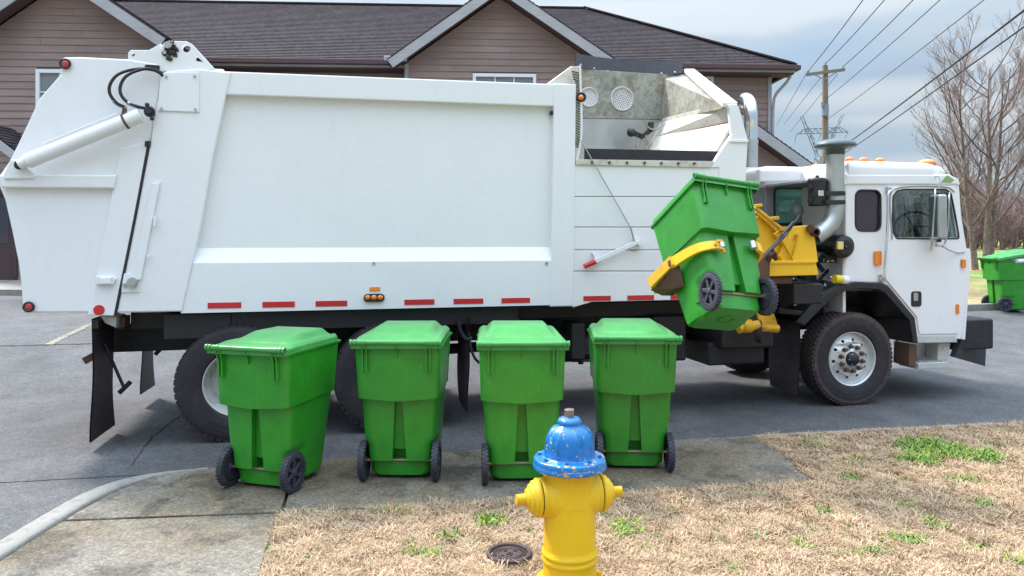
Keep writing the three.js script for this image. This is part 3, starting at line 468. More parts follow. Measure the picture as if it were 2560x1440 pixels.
{ const p = ground(2522, 776);
  const far = putBin('far green bin under the bare tree, its lid propped open by a white bag', [p.x, p.y, p.z], [0, -1.62, 0]);
  const lid = far.children.find((c) => c.name === 'lid'); lid.rotation.x = 0.16;
  seed(321); const g = new THREE.IcosahedronGeometry(0.33, 5), q = g.attributes.position, v = V(0, 0, 0);
  for (let i = 0; i < q.count; i++) { v.fromBufferAttribute(q, i); const n = v.clone().normalize(); const k = 1 + 0.16 * (fbm(n.x * 0.5 + 0.5, n.y * 0.5 + n.z * 0.31 + 0.5, 6, 4, 3) - 0.5); v.multiplyScalar(k); q.setXYZ(i, v.x, v.y * 0.42, v.z * 1.05); }
  g.computeVertexNormals(); const bag = tag(mesh('rubbish_bag', g, std(L(0.75, 0.76, 0.78), 0.35)), 'white plastic bag bulging out under the lid of the far bin', 'bag'); const off = V(0, 1.03, -0.06).applyEuler(far.rotation); bag.position.copy(far.position).add(off); bag.rotation.y = -1.62;
}
// ---------------------------------------------------------------- the refuse truck
const truck = thing('garbage_truck', 'white side-loading garbage truck with open hopper and yellow lifting arm', 'garbage truck');
truck.position.copy(TF.o); truck.rotation.y = TF.phi;
const P2 = (px, w = 0) => px.map((p) => TF.p2(p[0], p[1], w)), P3 = (x, y, w = 0) => TF.p3(x, y, w);
const plate = (px, w, thick, bevel = 0.006, holes = []) => extrude(P2(px, w), w, thick, bevel, holes);
const U = (x, w = 0) => TF.p2(x, 600, w).x, YV = (x, y, w = 0) => TF.p2(x, y, w).y;
const hole = (x, y, r, w = 0) => { const c = TF.p2(x, y, w), e = TF.p2(x + r, y, w); return circlePath(c.x, c.y, Math.abs(e.x - c.x)); };
const disc = (x, y, r, w0, w1, seg = 24) => bar(P3(x, y, w0), P3(x, y, w0).add(V(0, 0, w1 - w0)), r, r, seg);
const FW = -2.42;                                                 // far side of the body
const BOT = 1.215, TOP = 3.46;
const bd = part('packer_body', truck);
// hull: one closed box behind the framed side
{ const uL = U(470), uR = U(1432);
  mesh('shell', box(uL, uR, BOT + 0.02, TOP - 0.03, FW, -0.075, 0.03), M.white, bd);
  // side framing
  mesh('top_rail', extrude([TF.p2(560, 178, 0), TF.p2(1440, 212, 0), TF.p2(1440, 268, 0), TF.p2(552, 236, 0)], 0, 0.09, 0.012), M.white, bd);
  const ledge = new THREE.Shape([[-0.075, 0], [0.004, 0], [0.004, 0.49], [-0.072, 0.635], [-0.075, 0.635]].map(([a, b]) => new THREE.Vector2(a, b)));
  const u0 = U(452), u1 = U(1385), lg = new THREE.ExtrudeGeometry(ledge, { depth: u1 - u0, bevelEnabled: false }); lg.rotateY(Math.PI / 2); lg.scale(1, 1, -1); // profile (w, v) swept along u
  const p = lg.attributes.position; for (let i = 0; i < p.count; i++) { const x = p.getX(i), y = p.getY(i), z = p.getZ(i); p.setXYZ(i, u0 + x, BOT + y * 0.93, z); } lg.computeVertexNormals(); mesh('bottom_rail', lg, M.white, bd);
  mesh('front_post', plate([[1386, 208], [1441, 210], [1434, 766], [1377, 767]], 0.016, 0.14, 0.012), M.white, bd);
  mesh('rear_post', plate([[415, 178], [496, 172], [578, 181], [565, 236], [530, 402], [500, 575], [455, 779], [292, 781], [330, 590], [376, 356], [384, 300], [392, 258], [411, 195]], 0.02, 0.16, 0.012), M.white, bd);
  mesh('rear_block', box(U(320), U(480), BOT, TOP - 0.03, FW, -0.13, 0.02), M.white, bd);
  mesh('rear_head', box(U(425, 0), U(560, 0), TOP - 0.04, YV(500, 168) , FW, -0.02, 0.02), M.white, bd);
  mesh('access_plate', plate([[402, 182], [497, 180], [498, 280], [394, 276]], 0.034, 0.012, 0.003), M.white, bd);
  for (const [x, y] of [[487, 191], [404, 271], [489, 274], [416, 192]]) mesh('bolt', disc(x, y, 0.012, 0.034, 0.046, 8), M.galv, bd);
  // rear lock rail on the post
  mesh('lock_rail', [plate([[381, 458], [400, 456], [352, 700], [326, 700]], 0.045, 0.024, 0.006), plate([[384, 540], [391, 540], [389, 566], [382, 566]], 0.075, 0.03, 0.004), plate([[368, 638], [374, 638], [373, 644], [367, 644]], 0.07, 0.03, 0.003)], M.white, bd);
  mesh('lock_plate', plate([[306, 684], [352, 682], [349, 730], [303, 732]], 0.032, 0.012, 0.003), M.white, bd);
  mesh('lock_knob', [disc(333, 706, 0.045, 0.03, 0.075), disc(333, 706, 0.026, 0.075, 0.09), disc(312, 712, 0.016, 0.03, 0.06)], M.galv, bd);
  // hinge ear with its holes above the post
  const tri = P2([[487, 141], [493, 139], [512, 156], [487, 154]], -0.01);
  mesh('hinge_ear', plate([[398, 176], [400, 120], [410, 106], [424, 102], [466, 103], [480, 110], [508, 140], [536, 171], [500, 182], [490, 190]], -0.01, 0.045, 0.006, [hole(466, 121, 12, -0.01), new THREE.Path(tri)]), M.white, bd);
  mesh('hinge_pin', [disc(423, 116, 0.032, -0.03, 0.035), disc(423, 116, 0.012, 0.035, 0.045), disc(414, 134, 0.016, -0.03, 0.02)], M.galv, bd);
  seed(8); const gr = []; for (let i = 0; i < 46; i++) { const a = rr(0, 6.28), r = rr(0, 1) ** 0.7; gr.push(ball(P3(421 + Math.cos(a) * r * 22 + r * 6, 126 + Math.sin(a) * r * 22, -0.004), rr(0.008, 0.022), 6, 5).scale(1, 1, 1)); } mesh('grease', gr, M.grease, bd);
  // marker lamp and reflective strips along the lower edge
  const stripY = (x) => lerp(763.5, 745.5, (x - 561) / (1625 - 561));
  for (const [a, b] of [[519, 603], [656, 737], [789, 868], [1011, 1086], [1134, 1208], [1254, 1325]]) { const y0 = stripY(a), y1 = stripY(b), h = 7.2 - (a - 519) * 0.0012; mesh('reflective_strip', plate([[a, y0 + h], [b, y1 + h], [b, y1 - h], [a, y0 - h]], 0.009, 0.004, 0), M.red, bd); }
  const lamp = part('side_lamp', bd); mesh('lamp_body', extrude(roundRect(U(909), YV(935, 754), U(961), YV(935, 734), 0.035), 0.03, 0.026, 0.006), M.blackGloss, lamp);
  mesh('lens', [0, 1, 2].map((k) => { const x = 919 + k * 16; return new THREE.SphereGeometry(0.028, 12, 8).scale(1, 0.9, 0.5).translate(P3(x, 744, 0.03).x, P3(x, 744, 0.03).y, 0.03); }), M.amber, lamp);
  mesh('reflector', plate([[924, 728], [950, 727], [950, 717], [924, 718]], 0.012, 0.008, 0.002), M.amber, bd);
  for (const [x, y] of [[934, 658], [1364, 658]]) mesh('drain_plug', disc(x, y, 0.016, -0.03, 0.012, 12), M.galv, bd);
  mesh('corner_block', plate([[1377, 277], [1384, 276], [1384, 286], [1377, 287]], -0.01, 0.05, 0.003), M.black, bd);
}
// ---- tailgate
{ const tg = part('tailgate', truck);
  const outline = [[153, 147], [160, 143], [200, 142], [324, 148], [395, 160], [411, 180], [392, 258], [376, 352], [290, 781], [57, 782], [53, 720], [46, 660], [30, 580], [12, 500], [-2, 466], [-6, 444], [22, 404], [46, 356], [68, 310], [90, 262], [96, 248], [150, 186], [152, 170]];
  mesh('shell', plate(outline, -0.01, 2.4, 0.015), M.white, tg);
  mesh('cross_rail', plate([[-4, 437], [292, 437], [285, 471], [4, 469]], 0.055, 0.07, 0.014), M.white, tg);
  mesh('cylinder_foot', plate([[8, 438], [26, 398], [52, 402], [80, 432], [84, 446], [10, 447]], 0.075, 0.03, 0.006), M.white, tg);
  mesh('edge_flange', plate([[300, 372], [366, 354], [373, 362], [290, 782], [283, 790], [219, 788], [240, 690], [281, 475]], 0.03, 0.05, 0.010), M.white, tg);
  mesh('seal', tube([P3(371, 362, 0.022), P3(338, 540, 0.022), P3(288, 786, 0.022)], 0.013, 20), M.rubber, tg);
  mesh('seal_block', plate([[362, 352], [375, 352], [374, 366], [361, 366]], 0.05, 0.05, 0.004), M.black, tg);
  mesh('lifting_eye', plate([[320, 150], [320, 132], [326, 125], [372, 125], [402, 108], [402, 172], [330, 158]], -0.02, 0.05, 0.006, [hole(332, 136, 7.5, -0.02)]), M.white, tg);
  mesh('slot', extrude(roundRect(P3(362, 172, 0).x, P3(362, 172, 0).y, P3(399, 163, 0).x, P3(399, 163, 0).y, 0.012), 0.002, 0.02, 0.002), M.black, tg);
  mesh('latch', [plate([[240, 690], [284, 690], [290, 698], [284, 712], [240, 712]], 0.06, 0.04, 0.008), plate([[250, 694], [277, 694], [277, 710], [250, 710]], 0.09, 0.04, 0.006)], M.white, tg);
  const rl = (x, y, r, w, m) => { const l = part('tail_lamp', tg); mesh('bezel', [disc(x, y, r * 1.35, w - 0.02, w + 0.012), new THREE.TorusGeometry(r * 1.2, 0.01, 8, 24).translate(P3(x, y, w).x, P3(x, y, w).y, w + 0.012)], M.blackGloss, l); mesh('lens', new THREE.SphereGeometry(r, 20, 10).scale(1, 1, 0.35).translate(P3(x, y, w).x, P3(x, y, w).y, w + 0.012), m, l); };
  rl(164, 160, 0.032, 0.0, M.redLens); rl(73, 767, 0.032, 0.0, M.redLens);
  mesh('round_reflector', disc(248, 775, 0.045, 0.028, 0.038, 28), M.red, tg);
  // lift cylinder with hoses
  const a = P3(48, 412, 0.13), b = P3(374, 279, 0.13), d = b.clone().sub(a).normalize();
  const cyl = part('lift_cylinder', tg);
  mesh('barrel', [bar(a.clone().addScaledVector(d, 0.07), b.clone().addScaledVector(d, -0.08), 0.064, 0.064, 28), bar(a.clone().addScaledVector(d, 0.0), a.clone().addScaledVector(d, 0.08), 0.04, 0.05, 20)], M.white, cyl);
  mesh('clamp', [bar(a.clone().lerp(b, 0.80), a.clone().lerp(b, 0.80).addScaledVector(d, 0.02), 0.069, 0.069, 24), bar(a.clone().lerp(b, 0.80).add(V(0, 0.06, 0.02)), a.clone().lerp(b, 0.80).add(V(0.01, 0.115, 0.02)), 0.02)], M.rust, cyl);
  mesh('rod_eye', [new THREE.TorusGeometry(0.034, 0.015, 8, 20).translate(b.x, b.y, b.z), bar(b.clone().add(V(0, 0, -0.12)), b.clone().add(V(0, 0, 0.03)), 0.024), ball(b.clone().add(V(-0.02, 0.06, 0)), 0.02), ball(b.clone().add(V(0.02, -0.06, 0)), 0.02), new THREE.TorusGeometry(0.03, 0.012, 8, 20).translate(a.x, a.y, a.z), bar(a.clone().add(V(0, 0, -0.1)), a.clone().add(V(0, 0, 0.03)), 0.022)], M.grease, cyl);
  mesh('pipe', tube([a.clone().lerp(b, 0.22).add(V(-0.03, 0.075, 0.02)), a.clone().lerp(b, 0.5).add(V(-0.03, 0.078, 0.02)), a.clone().lerp(b, 0.78).add(V(-0.03, 0.078, 0.02))], 0.008, 10), M.white, cyl);
  const hose = (pts) => tube(pts.map(([x, y, w]) => P3(x, y, w)), 0.014, 60, 8);
  mesh('hose', hose([[311, 268, 0.12], [292, 258, 0.13], [275, 235, 0.14], [274, 215, 0.14], [290, 190, 0.13], [318, 177, 0.10], [360, 172, 0.06], [395, 178, 0.05], [412, 186, 0.0]]), M.rubber, cyl);
  mesh('hose', hose([[372, 272, 0.12], [345, 267, 0.13], [318, 255, 0.14], [302, 235, 0.14], [301, 215, 0.14], [314, 192, 0.13], [340, 178, 0.11], [372, 172, 0.09], [400, 183, 0.05], [412, 196, 0.0]]), M.rubber, cyl);
  mesh('hose_fitting', [tube([P3(283, 251, 0.13), P3(296, 262, 0.12), P3(316, 270, 0.11)], 0.018, 10), tube([P3(318, 256, 0.14), P3(330, 262, 0.13), P3(346, 268, 0.12)], 0.018, 10)], M.steel, cyl);
}
// ---- hopper between packer and cab
{ const h = part('hopper', truck);
  // boarded near side: five plates one above the other with open seams
  const seam = (x, k) => [lerp(416, 419, (x - 1440) / 400), lerp(492, 490, 0), 568, 625, 678, lerp(768, 748, clamp((x - 1430) / 60))][k];
  const R = 1866;
  for (let k = 0; k < 5; k++) { const a = seam(1440, k), b = seam(R, k), c = seam(1440, k + 1), d = seam(R, k + 1), gap = 0.8;
    const px = k === 0 ? [[1434, 412], [1776, 418], [1800, 418], [1800, c - gap], [1434, c - gap]] : k < 4 ? [[1434, a + gap], [R - 4, b + gap], [R - 4, d - gap], [1434, c - gap]] : [[1430, a + gap], [R - 4, b + gap], [R - 6, 746], [1705, 750], [1480, 755], [1432, 769]];
    mesh('side_plate', plate(px, 0, 0.05, 0.007), M.white, h); }
  mesh('side_frame', box(U(1434), U(1858), YV(1650, 740), YV(1650, 420), -0.09, -0.045, 0.003), M.white, h);
  mesh('front_gusset', plate([[1776, 419], [1812, 362], [1830, 336], [1824, 275], [1818, 262], [1842, 260], [1848, 268], [1870, 350], [1866, 420], [1864, 492], [1798, 492], [1798, 419]], 0.012, 0.06, 0.008), M.white, h);
  mesh('gusset_cap', plate([[1826, 349], [1872, 349], [1871, 356], [1826, 355]], 0.028, 0.03, 0.004), M.white, h);
  mesh('bolt_strip', plate([[1440, 398], [1786, 403], [1776, 419], [1440, 412]], 0.018, 0.03, 0.004), M.hopperWhite, h);
  for (const x of [1480, 1523, 1567, 1611, 1653, 1695, 1735]) mesh('bolt', disc(x, 406 + (x - 1480) * 0.012, 0.014, 0.018, 0.032, 8), M.rust, h);
  mesh('rubber_strip', plate([[1462, 371], [1797, 378], [1776, 408], [1462, 404]], -0.09, 0.02, 0.003), M.rubber, h);
  // inside: far wall with two mesh vents, sloped front wall, chute plates
  const fw = FW + 0.12;
  const v1 = [1472, 243, 22], v2 = [1555, 247, 27];
  mesh('far_wall', extrude(P2([[1420, 170], [1664, 186], [1712, 190], [1712, 420], [1420, 420]], fw), fw, 0.05, 0.004, [hole(...v1, fw), hole(...v2, fw)]), M.hopper, h);
  mesh('far_wall_ledge', beam(P3(1440, 293, fw + 0.03), P3(1665, 297, fw + 0.03), 0.05, 0.03), M.hopper, h);
  mesh('far_lower_wall', extrude(P2([[1425, 296], [1660, 300], [1650, 430], [1425, 430]], fw + 0.05), fw + 0.05, 0.04, 0.004), M.galv, h);
  for (const [x, y, r] of [v1, v2]) { const c = P3(x, y, fw), rad = Math.abs(P3(x + r, y, fw).x - c.x), gs = []; for (let k = -5; k <= 5; k++) { const o = k / 5.5 * rad, l = Math.sqrt(rad * rad - o * o); for (const [ca, sa] of [[0.94, 0.34], [0.5, -0.86]]) gs.push(beam(V(c.x - ca * l - sa * o, c.y - sa * l + ca * o, fw - 0.01), V(c.x + ca * l - sa * o, c.y + sa * l + ca * o, fw - 0.01), 0.010, 0.008, V(0, 0, 1), 0)); } mesh('vent_mesh', gs, M.white, h); mesh('vent_rim', new THREE.TorusGeometry(rad, 0.012, 6, 32).translate(c.x, c.y, fw + 0.004), M.hopperWhite, h); }
  mesh('front_wall_rim', slabQuad(P3(1710, 181, fw + 0.02), P3(1734, 181, fw + 0.02), P3(1842, 268, -0.03), P3(1806, 268, -0.03), 0.05), M.white, h);
  mesh('front_wing', slabQuad(P3(1660, 196, fw), P3(1716, 184, fw), P3(1822, 268, -0.05), P3(1652, 304, fw + 0.06), 0.03), M.hopper, h);
  mesh('chute_rail', beam(P3(1662, 303, -2.0), P3(1828, 264, -0.16), 0.07, 0.07), M.hopperWhite, h);
  mesh('chute_upper', slabQuad(P3(1655, 309, -2.0), P3(1830, 271, -0.18), P3(1838, 306, -0.18), P3(1636, 348, -2.0), 0.03), M.hopperWhite, h);
  mesh('chute_lower', slabQuad(P3(1636, 347, -1.96), P3(1838, 305, -0.16), P3(1790, 392, -0.16), P3(1606, 392, -1.96), 0.03), M.hopperWhite, h);
  mesh('chute_hinge', [bar(P3(1640, 346, -1.9), P3(1836, 304, -0.14), 0.02), bar(P3(1790, 322, -0.5), P3(1812, 317, -0.35), 0.03)], M.rust, h);
  mesh('pivot_arm', [beam(P3(1578, 330, -1.9), P3(1606, 342, -1.9), 0.05, 0.06), beam(P3(1606, 342, -1.9), P3(1632, 320, -1.9), 0.05, 0.06), bar(P3(1606, 342, -1.95), P3(1606, 342, -1.84), 0.035), ball(P3(1578, 331, -1.88), 0.06, 10, 8), beam(P3(1627, 306, -1.9), P3(1626, 326, -1.9), 0.08, 0.06)], M.grease, h);
  mesh('pivot_block', [beam(P3(1594, 372, -1.86), P3(1622, 345, -1.86), 0.06, 0.1), beam(P3(1590, 372, -1.8), P3(1622, 374, -1.8), 0.05, 0.05), tube([P3(1610, 296, -1.85), P3(1620, 318, -1.83), P3(1634, 324, -1.83), P3(1648, 320, -1.83), P3(1660, 300, -1.83)], 0.012, 24)], M.hopper, h);
  mesh('throat', box(U(1600, -1.2), U(1618, -1.2), 2.55, 2.75, -1.9, -1.74, 0.01), M.black, h);
  mesh('floor', box(U(1440), U(1850), 1.6, 1.7, FW + 0.1, -0.1, 0.01), M.hopper, h);
  mesh('front_panel', box(U(1852), U(1866), 1.25, 2.6, FW + 0.1, -0.06, 0.01), M.hopperWhite, h);
  mesh('packer_face', box(U(1428), U(1440), BOT, 2.9, FW + 0.1, -0.1, 0.01), M.hopper, h);
  mesh('far_side', box(U(1436), U(1866), 1.25, 3.3, FW, FW + 0.06, 0.01), M.hopperWhite, h);
  // curved rubber flap with its row of bolts above the far wall
  { const rows = []; for (let j = 0; j <= 6; j++) { const row = []; for (let i = 0; i <= 24; i++) { const t = i / 24, x = lerp(1440, 1706, t), yb = lerp(164, 183, t) + 26 * (1 - (2 * t - 1) ** 2) * 0.62, yt = lerp(133, 147, t) + 10 * (1 - (2 * t - 1) ** 2); const y = lerp(yb, yt, j / 6); row.push(P3(x, y, fw + 0.08 - 0.16 * (1 - (2 * t - 1) ** 2) - 0.08 * (j / 6))); } rows.push(row); }
    const front = grid(rows), back = grid(rows.map((r) => r.map((p) => p.clone().add(V(0, 0, -0.015))))); mesh('top_flap', [front, back], M.darkRubber, h);
    const bl = []; for (let k = 0; k < 8; k++) { const t = (k + 0.35) / 7.9, x = lerp(1440, 1706, t), yb = lerp(164, 183, t) + 26 * (1 - (2 * t - 1) ** 2) * 0.62; mesh('bolt', ball(P3(x, yb - 5, fw + 0.10 - 0.16 * (1 - (2 * t - 1) ** 2)), 0.016, 8, 6), M.galv, h); } }
  // guard screens and hood at the packer's front edge
  mesh('hood', plate([[1372, 214], [1372, 207], [1428, 165], [1450, 167], [1446, 214]], -0.06, 2.2, 0.01), M.hopperWhite, h);
  { const gs = [plate([[1426, 168], [1450, 164], [1453, 345], [1446, 400], [1438, 400], [1440, 330], [1440, 250]], 0.0, 0.012, 0.002)]; mesh('screen', gs, M.hopperWhite, h); const bars = []; for (let k = 0; k < 30; k++) { const y = 178 + k * 6.4; bars.push(beam(P3(1436 + (k < 4 ? -6 + k : 2), y, 0.002), P3(1449, y + 6, 0.002), 0.008, 0.012, V(0, 0, 1), 0)); } mesh('screen_slit', bars, M.chassis, h); }
  mesh('screen_rod', tube([P3(1450, 165, 0.012), P3(1453, 340, 0.012), P3(1447, 380, 0.012), P3(1442, 402, 0.012)], 0.012, 20), M.white, h);
  const l = part('marker_lamp', h); mesh('bezel', disc(1452, 244, 0.05, 0.0, 0.03), M.blackGloss, l); mesh('lens', ball(P3(1452, 244, 0.03), 0.03), M.amber, l);
  // pull cord and red-gripped lever
  const lv = part('lever', h); mesh('arm', [beam(P3(1486, 654, 0.05), P3(1597, 604, 0.05), 0.016, 0.045), disc(1594, 607, 0.028, 0, 0.07)], M.white, lv); mesh('grip', bar(P3(1461, 666, 0.05), P3(1488, 654, 0.05), 0.026, 0.026, 12), M.red, lv);
  mesh('bracket', [plate([[1584, 594], [1599, 594], [1599, 622], [1578, 624], [1576, 614], [1588, 612]], 0.03, 0.03, 0.004), plate([[1481, 632], [1492, 645], [1500, 650], [1488, 650]], 0.04, 0.04, 0.003)], M.white, lv);
  mesh('cord', [bar(P3(1452, 350, 0.03), P3(1578, 572, 0.05), 0.006, 0.006, 6), bar(P3(1576, 568, 0.05), P3(1586, 604, 0.05), 0.012, 0.009, 8)], M.galv, lv);
  for (const [a, b] of [[1459, 1527], [1569, 1635], [1677, 1712]]) { const y = (x) => lerp(746.5, 742.5, (x - 1459) / 240); mesh('reflective_strip', plate([[a, y(a) + 6], [b, y(b) + 6], [b, y(b) - 6], [a, y(a) - 6]], 0.006, 0.004, 0), M.red, h); }
}
// ---- exhaust stack behind the hopper
{ const e = part('exhaust_stack', truck), w = -1.7; mesh('pipe', tube([P3(1876, 400, w), P3(1877, 330, w), P3(1876, 275, w), P3(1872, 254, w - 0.1), P3(1862, 248, w - 0.3), P3(1858, 256, w - 0.42)], 0.088, 40, 20), M.chrome, e); mesh('heat_shield', [bar(P3(1875, 420, w), P3(1876, 352, w), 0.1, 0.1, 24), bar(P3(1875, 358, w), P3(1875, 350, w), 0.108, 0.108, 24)], M.steel, e); }
// ---- cab
{ const c = part('cab', truck), CW = -2.3, REC = -0.82;
  const arch = [[2120, 706], [2204, 707], [2222, 716], [2284, 792], [2291, 838]];
  const sideOutline = [[2114, 458], [2398, 460], [2404, 540], [2418, 625], [2420, 650], [2414, 770], [2404, 848], [2296, 848], ...arch.slice().reverse(), [2116, 640], [2114, 590]];
  const smallWin = roundRect(U(2139), YV(2170, 577), U(2201), YV(2170, 476), 0.075);
  const doorWin = P2([[2240, 596], [2228, 574], [2230, 492], [2240, 478], [2258, 474], [2360, 474], [2374, 482], [2382, 520], [2394, 596]]);
  mesh('side_panel', extrude(P2(sideOutline), 0, 0.06, 0.012, [new THREE.Path(smallWin), new THREE.Path(doorWin)]), M.white, c);
  mesh('far_side_panel', extrude(P2(sideOutline), CW + 0.06, 0.06, 0.006, [new THREE.Path(smallWin), new THREE.Path(doorWin)]), M.white, c);
  mesh('side_window', extrude(smallWin, -0.016, 0.006, 0), M.tint, c);
  { const ring = new THREE.CatmullRomCurve3(smallWin.map((p) => V(p.x, p.y, 0.001)), true); mesh('window_seal', new THREE.TubeGeometry(ring, 80, 0.012, 6, true), M.rubber, c); }
  // door skin, proud of the cab side, with window, hinge, handle and lower kink over the wheel
  const door = part('door', c);
  mesh('door_skin', extrude(P2([[2218, 466], [2384, 465], [2390, 520], [2399, 600], [2392, 834], [2296, 835], [2290, 792], [2214, 700], [2208, 690], [2216, 560]]), 0.016, 0.02, 0.006, [new THREE.Path(doorWin)]), M.white, door);
  mesh('window_glass', extrude(doorWin, -0.012, 0.005, 0), M.glass, door);
  { const r = new THREE.CatmullRomCurve3(doorWin.map((p) => V(p.x, p.y, 0.014)), true, 'catmullrom', 0.05); mesh('window_seal', new THREE.TubeGeometry(r, 120, 0.011, 6, true), M.rubber, door); }
  mesh('vent_bar', [bar(P3(2372, 480, -0.01), P3(2368, 596, -0.01), 0.012)], M.black, door);
  { const r = P2([[2227, 598], [2225, 480], [2240, 470], [2370, 470], [2382, 480]]).map((p) => V(p.x, p.y, 0.018)); mesh('window_trim', tube(r, 0.010, 50, 6), M.steel, door); }
  const hd = part('handle', door); mesh('bezel', extrude(roundRect(U(2275), YV(2286, 766), U(2300), YV(2286, 728), 0.03), 0.026, 0.016, 0.004), M.black, hd); mesh('grip', extrude(roundRect(U(2279), YV(2286, 752), U(2290), YV(2286, 732), 0.015), 0.034, 0.012, 0.003), M.steel, hd);
  mesh('hand_rail', tube([P3(2226, 478, 0.05), P3(2222, 480, 0.06), P3(2219, 560, 0.07), P3(2209, 690, 0.07), P3(2202, 700, 0.04)], 0.014, 40, 8), M.chrome, c);
  mesh('rail_foot', [box(U(2196), U(2208), YV(2200, 704), YV(2200, 686), 0, 0.045, 0.006), box(U(2213), U(2222), YV(2218, 484), YV(2218, 468), 0, 0.045, 0.006)], M.steel, c);
  // front, floor, rear and roof
  const topF = P3(2398, 462, -0.03), midF = P3(2419, 645, -0.03), lowF = P3(2404, 848, -0.03), back = (p) => V(p.x, p.y, CW + 0.04);
  const sill = topF.clone().lerp(midF, 0.88);
  mesh('nose_panel', [slabQuad(sill, midF, back(midF), back(sill), -0.05), slabQuad(midF, lowF, back(lowF), back(midF), -0.05)], M.white, c);
  mesh('windshield', slabQuad(topF, sill, back(sill), back(topF), -0.008), M.glass, c);
  mesh('windshield_post', [bar(V(topF.x, topF.y, -1.16), V(sill.x, sill.y, -1.16), 0.025)], M.black, c);
  const rearU = U(2116), farU = U(1912, REC);
  mesh('floor_pan', box(farU + 0.05, lowF.x - 0.05, YV(2300, 700) - 0.12, YV(2300, 700) - 0.05, CW + 0.05, -0.08, 0.01), M.interior, c);
  mesh('rear_wall', [box(rearU, rearU + 0.04, 1.0, 2.55, REC, -0.06, 0.005)], M.white, c);
  // deep rear half of the cab, set back behind the air cleaner, with its own window
  const rw = roundRect(U(1936, REC), YV(1980, 560, REC), U(2034, REC), YV(1980, 470, REC), 0.05);
  mesh('rear_side_panel', extrude(P2([[1912, 448], [2120, 448], [2120, 640], [1935, 640], [1915, 560]], REC), REC, 0.05, 0.008, [new THREE.Path(rw)]), M.greyVinyl, c);
  mesh('rear_window', extrude(rw, REC - 0.02, 0.006, 0), M.tealGlass, c);
  { const r = new THREE.CatmullRomCurve3(rw.map((p) => V(p.x, p.y, REC + 0.002)), true); mesh('rear_window_seal', new THREE.TubeGeometry(r, 60, 0.014, 6, true), M.rubber, c); }
  mesh('rear_bulkhead', box(farU, farU + 0.04, 1.4, 2.53, CW + 0.06, REC - 0.05, 0.005), M.greyVinyl, c);
  const rv = YV(2250, 461), rTop = YV(2250, 405);
  { const near = -0.0 + 0.012, s = new THREE.Shape([[farU - 0.05, -(REC + 0.06)], [rearU - 0.05, -(REC + 0.06)], [rearU + 0.02, -near], [U(2330), -near], [topF.x - 0.02, 0.22], [topF.x + 0.03, 0.6], [topF.x + 0.03, -CW - 0.6], [topF.x - 0.02, -CW - 0.22], [U(2330), -CW], [farU - 0.05, -CW]].map(([a, b]) => new THREE.Vector2(a, b)));
    const g = new THREE.ExtrudeGeometry(s, { depth: 0.12, bevelEnabled: true, bevelThickness: rTop - rv - 0.12, bevelSize: 0.13, bevelOffset: -0.13, bevelSegments: 8, curveSegments: 12 }); g.rotateX(Math.PI / 2); // local y -> -z... set top up
    const p = g.attributes.position; let lo = 1e9, hi = -1e9; for (let i = 0; i < p.count; i++) { lo = Math.min(lo, p.getY(i)); hi = Math.max(hi, p.getY(i)); } for (let i = 0; i < p.count; i++) { let y = p.getY(i); p.setZ(i, -p.getZ(i)); p.setY(i, 0); const t = (y - lo) / (hi - lo); p.setY(i, t); }
    for (let i = 0; i < p.count; i++) { const t = p.getY(i); p.setY(i, rv - 0.02 + t * (rTop - rv + 0.03)); }
    // the lower rim of the cap stays full width: widen what the bevel pulled in below
    const q = flat(g); q.computeVertexNormals(); mesh('roof_cap', toCreasedNormals(q, 0.7), M.white, c); 
    mesh('roof_skirt', [extrude(P2([[2112, 436], [2372, 436], [2392, 446], [2399, 462], [2112, 462]]), 0.02, 0.1, 0.02), extrude(P2([[1900, 424], [2110, 424], [2110, 452], [1900, 456]], REC + 0.07), REC + 0.07, 0.1, 0.02)], M.white, c); }
  mesh('headliner', box(farU, topF.x - 0.08, rv + 0.0, rv + 0.03, CW + 0.08, -0.08, 0.005), M.greyVinyl, c);
  for (const [x, y, w] of [[2041, 409, -1.0], [2124, 406, -0.2], [2160, 404, -0.2], [2200, 402, -0.2]]) mesh('clearance_lamp', new THREE.SphereGeometry(0.05, 12, 8).scale(1.3, 0.8, 0.8).translate(P3(x, y, w).x, rTop + 0.03, w), M.amber, c);
  mesh('beacon', [new THREE.SphereGeometry(0.11, 20, 12).scale(1, 0.5, 1).translate(U(2316, -0.25), rTop + 0.02, -0.25)], M.amber, c);
  mesh('logo_sticker', plate([[2352, 456], [2368, 437], [2386, 450], [2378, 457]], 0.0235, 0.003, 0), std(L(0.28, 0.42, 0.16), 0.5, { map: speck }), c);
  mesh('side_marker', extrude(roundRect(U(2183), YV(2191, 663), U(2200), YV(2191, 627), 0.02), 0.035, 0.03, 0.008), M.amber, c);
  mesh('side_marker', extrude(roundRect(U(2401), YV(2407, 669), U(2411), YV(2407, 648), 0.012), 0.03, 0.03, 0.006), M.amber, c);
  mesh('side_marker', extrude(roundRect(U(2386), YV(2391, 784), U(2394), YV(2391, 760), 0.008), 0.028, 0.02, 0.004), M.amber, c);
  // inside: seats, wheel, dash
  mesh('dashboard', box(U(2362), topF.x + 0.06, 1.55, 1.84, CW + 0.1, -0.1, 0.04), M.interior, c);
  for (const w of [-0.55, -1.75]) { const s = part('seat', c); mesh('cushion', box(U(2215), U(2300), 1.35, 1.52, w - 0.25, w + 0.25, 0.05), M.interior, s); mesh('backrest', box(U(2205), U(2232), 1.45, 2.12, w - 0.24, w + 0.24, 0.05), M.interior, s); }
  const sw = part('steering_wheel', c), sc = P3(2284, 566, -0.62), q = new THREE.Quaternion().setFromEuler(new THREE.Euler(0.0, -0.9, 0.0)).multiply(new THREE.Quaternion().setFromEuler(new THREE.Euler(-0.55, 0, 0)));
